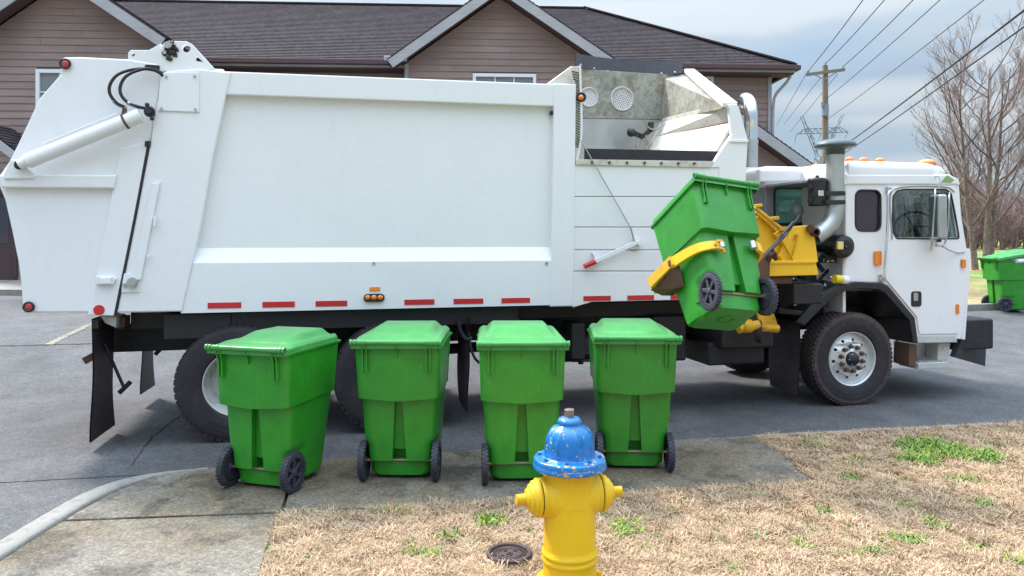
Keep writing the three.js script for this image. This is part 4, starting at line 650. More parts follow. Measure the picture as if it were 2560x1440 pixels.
  const ringG = new THREE.TorusGeometry(0.22, 0.017, 10, 40).applyQuaternion(q).translate(sc.x, sc.y, sc.z), sp = [0, 2.1, 4.2].map((a) => bar(V(0, 0, 0), V(Math.cos(a) * 0.21, Math.sin(a) * 0.21, 0), 0.014).applyQuaternion(q).translate(sc.x, sc.y, sc.z));
  mesh('rim', [ringG, ...sp], M.black, sw); mesh('column', bar(sc, sc.clone().add(V(0.22, -0.35, 0)), 0.035), M.black, sw);
  // mirror on its tube frame
  const mr = part('mirror', c), mw = 0.2;
  mesh('mirror_frame', [tube([P3(2337, 470, 0.03), P3(2338, 480, mw), P3(2333, 560, mw), P3(2330, 605, mw), P3(2327, 625, 0.03)], 0.010, 40), tube([P3(2374, 480, 0.03), P3(2373, 490, mw), P3(2368, 580, mw), P3(2360, 612, mw), P3(2340, 614, mw)], 0.010, 40), tube([P3(2356, 616, mw), P3(2378, 628, 0.1), P3(2396, 632, 0.03), P3(2412, 630, 0.01)], 0.008, 20), tube([P3(2338, 446, 0.04), P3(2340, 440, 0.12), P3(2347, 442, 0.14), P3(2348, 470, 0.16)], 0.006, 20)], M.steel, mr);
  mesh('mirror_head', box(U(2340, mw), U(2362, mw), YV(2350, 598, mw), YV(2350, 486, mw), mw - 0.12, mw + 0.05, 0.03), M.steel, mr);
  mesh('mirror_glass', box(U(2340, mw) - 0.006, U(2340, mw) - 0.002, YV(2350, 592, mw), YV(2350, 492, mw), mw - 0.10, mw + 0.03, 0), M.chrome, mr);
  mesh('mirror_arm', [beam(P3(2345, 486, 0.02), P3(2350, 484, mw), 0.03, 0.03), beam(P3(2345, 602, 0.02), P3(2350, 602, mw), 0.03, 0.03)], M.black, mr);
  // wheel arch, steps, bumper
  const o = [[1988, 806], [2062, 728], [2092, 712], [2144, 704], [2206, 708], [2224, 718], [2288, 794], [2296, 858]], inn = [[2284, 858], [2274, 802], [2212, 732], [2198, 724], [2146, 722], [2100, 730], [2080, 740], [2012, 816]];
  mesh('wheel_arch', [extrude(P2([...o, ...inn], 0.05), 0.05, 0.6, 0.012)], M.blackGloss, c);
  mesh('arch_rear_flare', extrude(P2([[1992, 806], [2066, 732], [2098, 714], [2130, 712], [2112, 730], [2084, 742], [2012, 814]], 0.06), 0.06, 0.08, 0.014), M.black, c);
  mesh('sill', extrude(P2([[2290, 838], [2388, 838], [2392, 856], [2292, 858]]), 0.012, 0.3, 0.01), M.alu, c);
  const st = part('step', c); mesh('tread', [box(U(2292), U(2368), YV(2330, 921), YV(2330, 906), -0.28, 0.02, 0.006), ...Array.from({ length: 10 }, (_, k) => box(lerp(U(2294), U(2364), k / 10), lerp(U(2294), U(2364), k / 10) + 0.012, YV(2330, 906), YV(2330, 903), -0.26, 0.0, 0.002))], M.alu, st);
  mesh('step_hanger', plate([[2274, 860], [2292, 862], [2296, 922], [2272, 914]], -0.03, 0.25, 0.006), M.rust, st); mesh('step_hanger', plate([[2346, 858], [2376, 858], [2370, 912], [2344, 904]], -0.1, 0.18, 0.006), M.rimWhite, st);
  mesh('step_back', box(U(2292), U(2368), YV(2330, 905), YV(2330, 858), -0.34, -0.3, 0.004), M.alu, st);
  mesh('bumper', [box(U(2400) + 0.05, U(2400) + 0.62, 0.55, 0.92, CW, -0.12, 0.03), slabQuad(P3(2399, 822, -0.12), P3(2454, 836, -0.5), P3(2450, 912, -0.5), P3(2374, 890, -0.12), 0.06)], M.black, c);
  mesh('lower_nose', box(U(2300), lowF.x - 0.02, YV(2350, 848), YV(2350, 700), CW + 0.06, -0.07, 0.01), M.chassis, c);
}
// ---- air intake, cleaner and the clutter between hopper and cab
{ const a = part('air_intake', truck), w = 0.02;
  const top = P3(2088, 374, w), el = P3(2088, 520, w);
  mesh('snorkel', [tube([top, P3(2088, 450, w), el, P3(2082, 548, w), P3(2064, 572, w), P3(2034, 594, w)], 0.098, 60, 24)], M.galv, a);
  mesh('rain_cap', lathe([[0, 0.09], [0.14, 0.085], [0.205, 0.06], [0.225, 0.03], [0.222, 0.005], [0.17, -0.012], [0.11, -0.02], [0.1, -0.08], [0.0, -0.08]], 40).translate(top.x, top.y + 0.02, top.z), std(L(0.10, 0.14, 0.15), 0.45, { map: speck }), a);
  mesh('strap', [[484], [506]].map(([y]) => [lathe([[0.100, -0.022], [0.106, -0.022], [0.106, 0.022], [0.100, 0.022]], 28).translate(P3(2088, y, w).x, P3(2088, y, w).y, w), beam(P3(2110, y, w + 0.1), P3(2064, y, w + 0.1), 0.008, 0.045)]), M.black, a);
  const cn = part('precleaner', a), cc = P3(2043, 482, w - 0.05); mesh('canister', [lathe([[0, 0.17], [0.085, 0.165], [0.105, 0.15], [0.105, 0.12], [0.098, 0.115], [0.098, -0.13], [0.085, -0.15], [0, -0.15]], 28).translate(cc.x, cc.y, cc.z), ball(cc.clone().add(V(0, 0.18, 0)), 0.02), bar(cc.clone().add(V(-0.1, 0.05, 0.03)), cc.clone().add(V(-0.13, 0.05, 0.03)), 0.025), bar(cc.clone().add(V(-0.1, -0.09, 0.03)), cc.clone().add(V(-0.13, -0.09, 0.03)), 0.025)], M.blackGloss, cn);
  mesh('sticker', box(cc.x - 0.055, cc.x + 0.012, cc.y - 0.04, cc.y + 0.02, cc.z + 0.094, cc.z + 0.1, 0.001), std(L(0.62, 0.55, 0.46), 0.6), cn);
  const ac = part('air_cleaner', a), p0 = P3(2044, 604, -0.45), p1 = P3(2104, 616, 0.02); const d = p1.clone().sub(p0).normalize();
  mesh('drum', [bar(p0, p1, 0.12, 0.12, 28), bar(p1, p1.clone().addScaledVector(d, 0.05), 0.132, 0.125, 28), bar(p1.clone().addScaledVector(d, 0.05), p1.clone().addScaledVector(d, 0.075), 0.125, 0.08, 28), ball(p1.clone().addScaledVector(d, 0.08), 0.02)], M.blackGloss, ac);
  mesh('sticker', box(p1.x - 0.12, p1.x - 0.05, p1.y - 0.03, p1.y + 0.055, p1.z + 0.07, p1.z + 0.098, 0.002), std(L(0.72, 0.6, 0.2), 0.6), ac);
  mesh('coolant_pipe', [bar(P3(2114, 644, -0.02), P3(2112, 690, -0.02), 0.036, 0.036, 14)], M.white, a);
  const ft = part('oil_filter', a), f0 = P3(2086, 697, 0.05), f1 = P3(2118, 700, 0.05); mesh('sleeve', bar(f0, f0.clone().lerp(f1, 0.55), 0.048, 0.048, 18), std(L(0.75, 0.6, 0.03), 0.4), ft); mesh('cap', bar(f0.clone().lerp(f1, 0.55), f1, 0.05, 0.046, 18), M.white, ft);
  // engine block, brackets, hoses
  seed(99); const cl = []; for (let i = 0; i < 34; i++) { const x = rr(1895, 2110), y = rr(610, 790), wv = rr(-0.7, -0.15), p = P3(x, y, wv); const s = rr(0.04, 0.13); cl.push(rnd() < 0.5 ? box(p.x - s, p.x + s, p.y - s * rr(0.4, 1), p.y + s * rr(0.4, 1), p.z - s, p.z + s * 0.6, 0.012) : bar(p, p.clone().add(V(rr(-0.25, 0.25), rr(-0.2, 0.2), rr(-0.1, 0.1))), rr(0.012, 0.04))); }
  mesh('engine_clutter', cl, M.chassis, a);
  mesh('engine', [box(U(1905), U(2115), 0.8, 1.75, -1.6, -0.7, 0.03), box(U(1960), U(2112), 0.95, 1.35, -0.72, -0.35, 0.04)], M.chassis, a);
  const hs = []; for (let i = 0; i < 8; i++) hs.push(tube([P3(rr(1900, 2000), rr(640, 720), rr(-0.4, -0.05)), P3(rr(1960, 2060), rr(700, 760), rr(-0.3, 0)), P3(rr(2000, 2100), rr(620, 760), rr(-0.4, -0.1))], rr(0.012, 0.022), 24, 6)); mesh('engine_hose', hs, M.rubber, a);
  mesh('engine_fitting', Array.from({ length: 16 }, () => { const p = P3(rr(1960, 2100), rr(640, 770), rr(-0.15, 0.02)); return bar(p, p.clone().add(V(rr(-0.04, 0.04), rr(-0.03, 0.03), 0.02)), rr(0.008, 0.016), 0.01, 8); }), M.steel, a);
  mesh('mounting_tray', plate([[1948, 768], [2010, 778], [2012, 790], [1948, 784]], 0.02, 0.5, 0.008), M.chassis, a);
  mesh('mirror_disc', [new THREE.SphereGeometry(0.085, 20, 14).scale(0.7, 1.05, 0.7).translate(P3(1996, 527, -0.5).x, P3(1996, 527, -0.5).y, -0.5)], M.greyVinyl, a);
}
// ---- wheels, chassis, flaps
function tyreGeometry(R, wdt, rimR, dusty) { const h = wdt / 2, pr = [[rimR, -h * 0.7], [rimR + 0.03, -h * 0.92], [lerp(rimR, R, 0.45), -h], [R - 0.06, -h * 0.98], [R - 0.022, -h * 0.9], [R - 0.008, -h * 0.82], [R - 0.008, h * 0.82], [R - 0.022, h * 0.9], [R - 0.06, h * 0.98], [R - 0.064, h * 0.965], [lerp(rimR, R, 0.6), h], [lerp(rimR, R, 0.58), h * 0.985], [lerp(rimR, R, 0.4), h * 0.985], [lerp(rimR, R, 0.38), h], [rimR + 0.03, h * 0.92], [rimR + 0.012, h * 0.86], [rimR, h * 0.7]]; return lathe(pr, 72).rotateX(Math.PI / 2); }
function treadGeometry(R, wdt, n, rows, lug) { const gs = []; for (let i = 0; i < n; i++) for (let k = 0; k < rows; k++) { const a = (i + (k % 2) * 0.5) / n * Math.PI * 2, z = ((k + 0.5) / rows - 0.5) * wdt * 0.92, b = new THREE.BoxGeometry(Math.PI * 2 * R / n * 0.72, lug, wdt * 0.92 / rows * 0.84); b.translate(0, R - lug / 2, z); b.rotateZ(a); gs.push(b); } return gs; }
const tyreFront = join([tyreGeometry(0.53, 0.30, 0.305)]), treadFront = join(treadGeometry(0.53, 0.30, 64, 5, 0.016)), tyreRear = join([tyreGeometry(0.545, 0.27, 0.30)]), treadRear = join(treadGeometry(0.548, 0.27, 52, 4, 0.022));
const rimFront = (() => { // polished disc wheel with ten hand holes
  const s = new THREE.Shape(); s.absarc(0, 0, 0.27, 0, Math.PI * 2); for (let k = 0; k < 10; k++) { const a = (k + 0.2) / 10 * Math.PI * 2; s.holes.push(circlePath(Math.cos(a) * 0.215, Math.sin(a) * 0.215, 0.021)); } const hh = new THREE.Path(); hh.absarc(0, 0, 0.085, 0, Math.PI * 2, true); s.holes.push(hh);
  const d = new THREE.ExtrudeGeometry(s, { depth: 0.018, bevelEnabled: true, bevelSize: 0.004, bevelThickness: 0.004, bevelSegments: 2, curveSegments: 40 }); d.translate(0, 0, 0.045);
  const p = flat(d).attributes.position, g = flat(d); const q = g.attributes.position; for (let i = 0; i < q.count; i++) { const r = Math.hypot(q.getX(i), q.getY(i)); q.setZ(i, q.getZ(i) + 0.05 * sstep(0.27, 0.13, r)); } g.computeVertexNormals();
  return join([g, lathe([[0.262, 0.03], [0.27, 0.06], [0.285, 0.09], [0.288, 0.118], [0.305, 0.128], [0.309, 0.122], [0.305, 0.10], [0.295, 0.06], [0.29, -0.1]], 64).rotateX(Math.PI / 2)]); })();
const rimRear = lathe([[0.308, 0.095], [0.304, 0.112], [0.295, 0.112], [0.288, 0.09], [0.280, 0.04], [0.262, 0.0], [0.250, -0.06], [0.20, -0.085], [0.15, -0.09], [0.13, -0.08], [0.12, -0.05], [0, -0.05]], 56).rotateX(Math.PI / 2);
function makeWheel(front, u, w, flip) {
  const g = part('wheel', truck), R = front ? 0.53 : 0.545; g.position.set(u, R - 0.004, w); if (flip) g.rotation.y = Math.PI;
  mesh('tyre', front ? tyreFront : tyreRear, front ? M.tyre : M.tyre, g); mesh('tread', front ? treadFront : treadRear, front ? M.tyreDusty : M.tyre, g);
  mesh('rim', front ? rimFront : rimRear, front ? M.alu : M.rimWhite, g);
  if (front) { mesh('scuff_band', lathe([[0.470, 0.147], [0.500, 0.1475], [0.512, 0.138], [0.511, 0.135], [0.499, 0.1445], [0.470, 0.145]], 72).rotateX(Math.PI / 2), M.tyreDusty, g);
    mesh('brake_drum', lathe([[0, 0.02], [0.25, 0.02], [0.25, -0.1]], 30).rotateX(Math.PI / 2), M.chassis, g);
    mesh('hub', lathe([[0.080, 0.06], [0.080, 0.13], [0.075, 0.15], [0.055, 0.165], [0.04, 0.165], [0.036, 0.175], [0, 0.178]], 32).rotateX(Math.PI / 2), M.blackGloss, g);
    for (let k = 0; k < 10; k++) { const a = (k + 0.65) / 10 * Math.PI * 2; mesh('nut', [new THREE.CylinderGeometry(0.02, 0.021, 0.045, 6).rotateX(Math.PI / 2).translate(Math.cos(a) * 0.142, Math.sin(a) * 0.142, 0.125), new THREE.CylinderGeometry(0.026, 0.026, 0.01, 14).rotateX(Math.PI / 2).translate(Math.cos(a) * 0.142, Math.sin(a) * 0.142, 0.11)], M.rust, g); }
    for (let k = 0; k < 6; k++) { const a = k / 6 * Math.PI * 2; mesh('hub_bolt', new THREE.SphereGeometry(0.008, 8, 6).translate(Math.cos(a) * 0.066, Math.sin(a) * 0.066, 0.158), M.steel, g); }
  } else { mesh('hub', lathe([[0.115, -0.06], [0.112, 0.02], [0.095, 0.05], [0, 0.055]], 28).rotateX(Math.PI / 2), M.grease, g); for (let k = 0; k < 10; k++) { const a = k / 10 * Math.PI * 2; mesh('nut', new THREE.CylinderGeometry(0.018, 0.02, 0.04, 6).rotateX(Math.PI / 2).translate(Math.cos(a) * 0.155, Math.sin(a) * 0.155, -0.06), M.rust, g); } }
  return g;
}
const uR1 = 0.10, uR2 = 1.52, uFr = TF.p2(2129, 900, -0.02).x;
for (const u of [uR1, uR2]) { makeWheel(false, u, -0.16); makeWheel(false, u, -2.26, true); { const g = part('inner_wheel', truck); for (const w of [-0.46, -1.96]) { const t = mesh('tyre', tyreRear, M.tyre, g); t.position.set(u, 0.541, w); } } }
makeWheel(true, uFr, -0.13); makeWheel(true, uFr, -2.2, true);
{ const ch = part('chassis', truck), r0 = -1.15, r1 = U(2380);
  for (const w of [-0.75, -1.65]) mesh('frame_rail', box(r0, r1, 0.78, 1.05, w - 0.05, w + 0.05, 0.01), M.chassis, ch);
  mesh('sub_frame', box(U(300), U(1860), 1.04, 1.20, -1.9, -0.35, 0.01), M.chassis, ch);
  mesh('cross_member', [0, 1.2, 2.6, 4, 5.2].map((u) => box(u - 0.06, u + 0.06, 0.8, 1.0, -1.65, -0.75, 0.005)), M.chassis, ch);
  for (const u of [uR1, uR2, uFr]) mesh('axle', [bar(V(u, 0.52, -0.3), V(u, 0.52, -2.1), 0.07), ...(u < 3 ? [new THREE.SphereGeometry(0.26, 16, 12).translate(u, 0.55, -1.2)] : [])], M.chassis, ch);
  mesh('prop_shaft', bar(V(1.7, 0.6, -1.2), V(5.5, 0.75, -1.2), 0.06), M.chassis, ch);
  mesh('side_box', box(U(404), U(575), YV(480, 850), 1.2, -0.32, -0.07, 0.01), M.chassis, ch);
  mesh('side_skirt', box(U(575), U(1300), 1.03, 1.205, -0.12, -0.08, 0.006), M.chassis, ch);
  mesh('air_tank', [bar(V(2.9, 0.72, -0.45), V(3.9, 0.72, -0.45), 0.17, 0.17, 24), ball(V(2.9, 0.72, -0.45), 0.17), ball(V(3.9, 0.72, -0.45), 0.17)], M.chassis, ch);
  mesh('battery_box', [box(U(1440), U(1475), 0.62, 1.0, -0.5, -0.14, 0.02), box(4.35, 4.75, 0.55, 1.05, -0.9, -0.2, 0.03)], M.chassis, ch);
  mesh('brake_line', [tube([P3(1172, 830, -0.05), P3(1180, 880, -0.02), P3(1196, 905, -0.05), P3(1240, 912, -0.2), P3(1440, 900, -0.4)], 0.014, 40), bar(P3(1430, 884, -0.3), P3(1700, 880, -0.3), 0.03), bar(P3(1430, 902, -0.3), P3(1560, 900, -0.3), 0.015), bar(P3(1452, 860, -0.3), P3(1452, 910, -0.3), 0.03)], M.chassis, ch);
  mesh('red_canister', [new THREE.SphereGeometry(0.115, 24, 16).scale(1, 0.75, 1).translate(P3(1268, 782, -0.35).x, P3(1268, 782, -0.35).y, -0.35), bar(P3(1268, 808, -0.35), P3(1268, 786, -0.35), 0.112, 0.112, 24)], M.red, ch);
  mesh('canister_hoop', box(U(1238, -0.35), U(1298, -0.35), YV(1268, 808, -0.35), YV(1268, 800, -0.35), -0.5, -0.2, 0.004), M.chassis, ch);
  // mud flaps hang square to the side
  const flap = (x, w0, w1, top, bot, m = M.flap) => { const u = TF.p2(x, 600, w0).x, rows = []; for (let j = 0; j <= 10; j++) { const row = []; for (let i = 0; i <= 6; i++) { const v = lerp(top, bot, j / 10), w = lerp(w0, w1, i / 6); row.push(V(u + 0.02 * Math.sin(j * 0.5 + i * 0.3) * (j / 10), v - (j === 10 ? 0.0 : 0), w)); } rows.push(row); } const f = grid(rows), b = grid(rows.map((r) => r.map((p) => p.clone().add(V(0.012, 0, 0))))); mesh('mud_flap', [f, b], m, ch); };
  flap(229, -0.03, -0.68, 1.18, 0.075); flap(354, -1.8, -2.35, 1.16, 0.14); flap(1170, -0.02, -0.62, 1.1, 0.16); flap(1998, -0.04, -0.62, YV(1998, 800), 0.14);
  mesh('flap_bracket', [beam(V(TF.p2(229, 600, -0.03).x + 0.03, 1.13, -0.03), V(TF.p2(229, 600, -0.03).x + 0.03, 1.13, -0.7), 0.05, 0.08), beam(V(TF.p2(1998, 600, -0.04).x - 0.03, YV(1998, 800), -0.02), V(TF.p2(1998, 600, -0.04).x - 0.03, YV(1998, 800), -0.66), 0.06, 0.1), tube([P3(1146, 800, -0.05), P3(1152, 828, -0.05), P3(1166, 848, -0.04), P3(1180, 846, -0.04)], 0.02, 20)], M.chassis, ch);
  mesh('tail_bracket', [plate([[250, 790], [292, 792], [290, 820], [262, 808]], -0.1, 0.3, 0.01)], M.rimWhite, ch);
  mesh('tail_hook', [plate([[283, 792], [312, 792], [312, 818], [290, 822]], -0.2, 0.2, 0.01), bar(P3(300, 800, -0.4), P3(300, 822, -0.4), 0.04)], M.rust, ch);
  mesh('tail_channel', beam(P3(212, 902, -0.9), P3(356, 822, -0.9), 0.08, 0.07), M.rust, ch);
  const rod = (a, b, c, d) => mesh('pull_rod', [bar(P3(...a), P3(...b), 0.014), bar(P3(...c), P3(...d), 0.022)], M.chassis, ch);
  rod([262, 860, -0.3], [308, 965, -0.3], [298, 982, -0.3], [326, 955, -0.3]); rod([384, 815, -1.2], [396, 875, -1.2], [388, 886, -1.2], [406, 868, -1.2]);
}
// ---- lifting arm with grippers
{ const arm = part('lifting_arm', truck), w = 0.45, WP = (x, y, d) => TF.local(at(x, y, d));
  // base channel and upright with its triangular window
  mesh('boom_channel', [plate([[1884, 657], [2040, 655], [2048, 688], [1898, 692]], w, 0.22, 0.012), plate([[1890, 652], [2041, 650], [2042, 658], [1890, 660]], w + 0.02, 0.26, 0.006)], M.yellow, arm);
  mesh('boom_upright', plate([[1990, 566], [2022, 563], [2034, 570], [2046, 655], [1958, 655], [1950, 640], [1962, 612], [1936, 585], [1950, 575]], w - 0.03, 0.05, 0.008, [new THREE.Path(P2([[1966, 588], [1996, 585], [1985, 612]], w - 0.03))]), M.yellow, arm);
  mesh('boom_upright', plate([[1990, 566], [2022, 563], [2034, 570], [2046, 655], [1958, 655], [1950, 640]], w - 0.3, 0.04, 0.008), M.yellow, arm);
  mesh('boom_plate', plate([[1884, 545], [1900, 540], [1958, 588], [1990, 655], [1926, 655], [1900, 622]], w - 0.1, 0.05, 0.008), M.yellow, arm);
  mesh('boom_rib', [beam(P3(1950, 596, w), P3(1984, 654, w), 0.012, 0.03, V(0, 0, 1)), beam(P3(1996, 586, w), P3(1980, 640, w), 0.012, 0.03, V(0, 0, 1))], M.yellowWorn, arm);
  mesh('pivot_pin', [bar(P3(2026, 572, w - 0.35), P3(2026, 572, w + 0.03), 0.045), lathe([[0.03, -0.1], [0.05, -0.1], [0.05, 0.1], [0.03, 0.1]], 20).rotateX(Math.PI / 2).translate(P3(2026, 590, w - 0.08).x, P3(2026, 580, w).y, w - 0.08)], M.armBrown, arm);
  mesh('link_rod', [bar(P3(1886, 518, w), P3(1962, 580, w), 0.022), bar(P3(1888, 530, w - 0.08), P3(1955, 590, w - 0.08), 0.018), beam(P3(1886, 515, w), P3(1902, 513, w), 0.07, 0.03), beam(P3(1926, 547, w), P3(1944, 545, w), 0.07, 0.035), beam(P3(1946, 572, w), P3(1966, 572, w), 0.06, 0.04)], M.yellowWorn, arm);
  mesh('lift_cylinder', [bar(P3(1903, 650, w + 0.12), P3(1985, 556, w + 0.12), 0.020), bar(P3(1930, 622, w + 0.12), P3(1905, 652, w + 0.12), 0.03), tube([P3(1906, 655, w + 0.16), P3(1925, 628, w + 0.18), P3(1960, 592, w + 0.16), P3(1998, 540, w)], 0.012, 30)], M.black, arm);
  mesh('hose_bundle', [tube([P3(1912, 655, w + 0.1), P3(1922, 640, w + 0.15), P3(1936, 632, w + 0.12), P3(1940, 650, w + 0.1)], 0.02, 24), tube([P3(1920, 655, w + 0.08), P3(1930, 634, w + 0.1), P3(1938, 645, w + 0.1)], 0.024, 24)], M.armBrown, arm);
  mesh('carriage', [box(P3(1900, 690, w).x - 0.05, P3(1990, 690, w).x, P3(1950, 712, w).y, P3(1950, 692, w).y, w - 0.5, w - 0.05, 0.02), beam(P3(1905, 670, w + 0.0), TF.local(V(2.02, 1.62, -6.8)), 0.16, 0.2)], M.armBrown, arm);
  mesh('carriage_slide', box(P3(1930, 700, 0).x, P3(2000, 700, 0).x, 1.2, 1.42, -1.2, w - 0.05, 0.02), M.chassis, arm);
  // near gripper: a curved finger round the bin's left side and back
  const up = V(0, 1, 0).applyEuler(new THREE.Euler(...RB.r)), bx = (x, y, z) => TF.local(V(x * RB.sx, y, z * RB.sz).applyEuler(new THREE.Euler(...RB.r)).add(V(...RB.p))), upL = TF.local(up.clone().add(TF.o)).normalize();
  const finger = (pts, hgt, th, mat, name) => { const c = new THREE.CatmullRomCurve3(pts), n = 22, o = [], i2 = []; for (let k = 0; k <= n; k++) { const t = k / n, p = c.getPoint(t), tan = c.getTangent(t), nr = tan.clone().cross(upL).normalize(), hh = hgt * lerp(1.2, 0.78, t); o.push([p.clone().addScaledVector(upL, hh / 2), p.clone().addScaledVector(upL, -hh / 2), p.clone().addScaledVector(upL, -hh / 2).addScaledVector(nr, th), p.clone().addScaledVector(upL, hh / 2).addScaledVector(nr, th)]); } const g = toCreasedNormals(flat(grid(o, true)), 0.5); const e0 = o[0], e1 = o[n]; return mesh(name, [g, slabQuad(e0[0], e0[1], e0[2], e0[3], 0.004), slabQuad(e1[0], e1[1], e1[2], e1[3], 0.004)], mat, arm); };
  finger([bx(-0.385, 0.545, -0.15), bx(-0.355, 0.545, 0.0), bx(-0.34, 0.53, 0.15), bx(-0.322, 0.51, 0.27), bx(-0.25, 0.50, 0.345), bx(-0.20, 0.498, 0.352)], 0.078, 0.026, M.yellow, 'gripper_finger');
  mesh('finger_tip', [beam(bx(-0.215, 0.532, 0.375), bx(-0.15, 0.53, 0.37), 0.03, 0.022, upL), beam(bx(-0.215, 0.468, 0.375), bx(-0.15, 0.466, 0.37), 0.03, 0.022, upL), bar(bx(-0.158, 0.44, 0.37), bx(-0.158, 0.548, 0.37), 0.013)], M.yellowWorn, arm);
  mesh('tip_roller', bar(bx(-0.162, 0.480, 0.37), bx(-0.162, 0.520, 0.37), 0.026, 0.026, 16), M.steel, arm);
  mesh('finger_bolt', bar(bx(-0.235, 0.50, 0.362), bx(-0.235, 0.50, 0.392), 0.018, 0.018, 8), M.yellowWorn, arm);
  mesh('gripper_block', beam(bx(-0.385, 0.56, -0.08), bx(-0.475, 0.475, -0.40), 0.05, 0.095, upL), M.yellowWorn, arm);
  mesh('hinge_slot', beam(bx(-0.418, 0.565, -0.105), bx(-0.418, 0.515, -0.105), 0.03, 0.022, V(1, 0, 0)), M.armBrown, arm);
  mesh('gripper_pan', slabLoft([bx(-0.31, 0.34, -0.10), bx(-0.31, 0.34, -0.30), bx(-0.40, 0.36, -0.36), bx(-0.37, 0.35, -0.18)], [bx(-0.345, 0.525, -0.06), bx(-0.345, 0.525, -0.36), bx(-0.475, 0.43, -0.42), bx(-0.405, 0.515, -0.10)]), M.armBrown, arm);
  finger([bx(0.36, 0.50, -0.10), bx(0.355, 0.51, 0.05), bx(0.34, 0.52, 0.18), bx(0.30, 0.53, 0.31), bx(0.22, 0.535, 0.352)], 0.09, -0.028, M.yellow, 'gripper_finger');
  mesh('tip_roller', bar(bx(0.19, 0.505, 0.37), bx(0.19, 0.565, 0.37), 0.028, 0.028, 16), M.steel, arm);
  mesh('gripper_beam', [slabLoft([bx(-0.40, 0.44, -0.50), bx(0.42, 0.44, -0.50), bx(0.42, 0.44, -0.42), bx(-0.40, 0.44, -0.42)], [bx(-0.40, 0.58, -0.52), bx(0.42, 0.58, -0.52), bx(0.42, 0.58, -0.44), bx(-0.40, 0.58, -0.44)])], M.yellow, arm);
  mesh('knuckle', beam(bx(0.38, 0.50, -0.46), bx(0.38, 0.51, -0.05), 0.05, 0.10, upL), M.yellow, arm); mesh('knuckle', beam(bx(-0.385, 0.50, -0.46), bx(-0.40, 0.50, -0.2), 0.05, 0.08, upL), M.armBrown, arm);
  // lower swing link and its bosses, below the bin
  mesh('swing_link', [bar(P3(1846, 822, 0.35), P3(1896, 812, 0.35), 0.05), bar(P3(1890, 816, 0.3), P3(1944, 822, 0.3), 0.045), ...[0, 1, 2].map((k) => beam(P3(1898 + k * 14, 780 + k * 3, 0.32 - k * 0.1), P3(1912 + k * 14, 826, 0.32 - k * 0.1), 0.03, 0.07)), lathe([[0.03, -0.05], [0.07, -0.05], [0.07, 0.05], [0.03, 0.05]], 20).rotateZ(Math.PI / 2).translate(P3(1866, 815, 0.35).x, P3(1866, 815, 0.35).y, 0.35)], M.yellowWorn, arm);
  mesh('swing_hose', [0, 1, 2].map((k) => new THREE.TorusGeometry(0.09 + 0.012 * k, 0.014, 8, 28).rotateY(1.1).translate(P3(1890 + k * 5, 822, 0.3).x, P3(1890, 822, 0.3).y - 0.03, 0.3)), M.rubber, arm);
  mesh('arm_base', [box(P3(1800, 800, 0).x, P3(1930, 800, 0).x, 0.7, 1.02, -1.0, 0.05, 0.03), box(P3(1760, 800, -0.2).x, P3(1900, 800, -0.2).x, 0.5, 0.75, -0.9, -0.1, 0.03)], M.chassis, arm);
}
// ---------------------------------------------------------------- hydrant and valve cover
const chipNoise = (u, v) => 0.5 * fbm(u, v, 30, 4, 111, 16) + 0.5 * fbm(u, v, 90, 3, 117, 44);
const blueTex = tex(1024, (u, v) => { const edge = sstep(0.40, 0.30, v), rib = 0.5 * sstep(0.55, 0.62, fbm(u, v, 5, 3, 137, 3)); const n = chipNoise(u, v) - 0.11 + 0.06 * edge + 0.055 * rib; const c1 = sstep(0.585, 0.60, n), c2 = sstep(0.605, 0.62, n), dk = sstep(0.60, 0.7, fbm(u, v, 24, 4, 123)); const base = [0.0, 0.43 - 0.06 * dk, 0.70 - 0.10 * dk], white = [0.74, 0.74, 0.70], yel = [0.88, 0.58, 0.10]; return base.map((b, k) => lerp(lerp(b, white[k], c1), yel[k], c2)); });
const yellowTex = tex(512, (u, v) => { const n = fbm(u, v, 6, 5, 127), c = sstep(0.70, 0.74, fbm(u, v, 60, 4, 131, 60)); return [0.90 - 0.05 * n, 0.735 - 0.06 * n, 0.01]; });
M.hydBlue = std(L(1, 1, 1), 0.35, { map: blueTex, clearcoat: 0.3 });
M.hydYellow = std(L(1, 1, 1), 0.5, { map: yellowTex, clearcoat: 0.12, clearcoatRoughness: 0.3, bumpMap: tex(512, (u, v) => fbm(u, v, 60, 3, 133, 60), { srgb: false }), bumpScale: 0.002 });
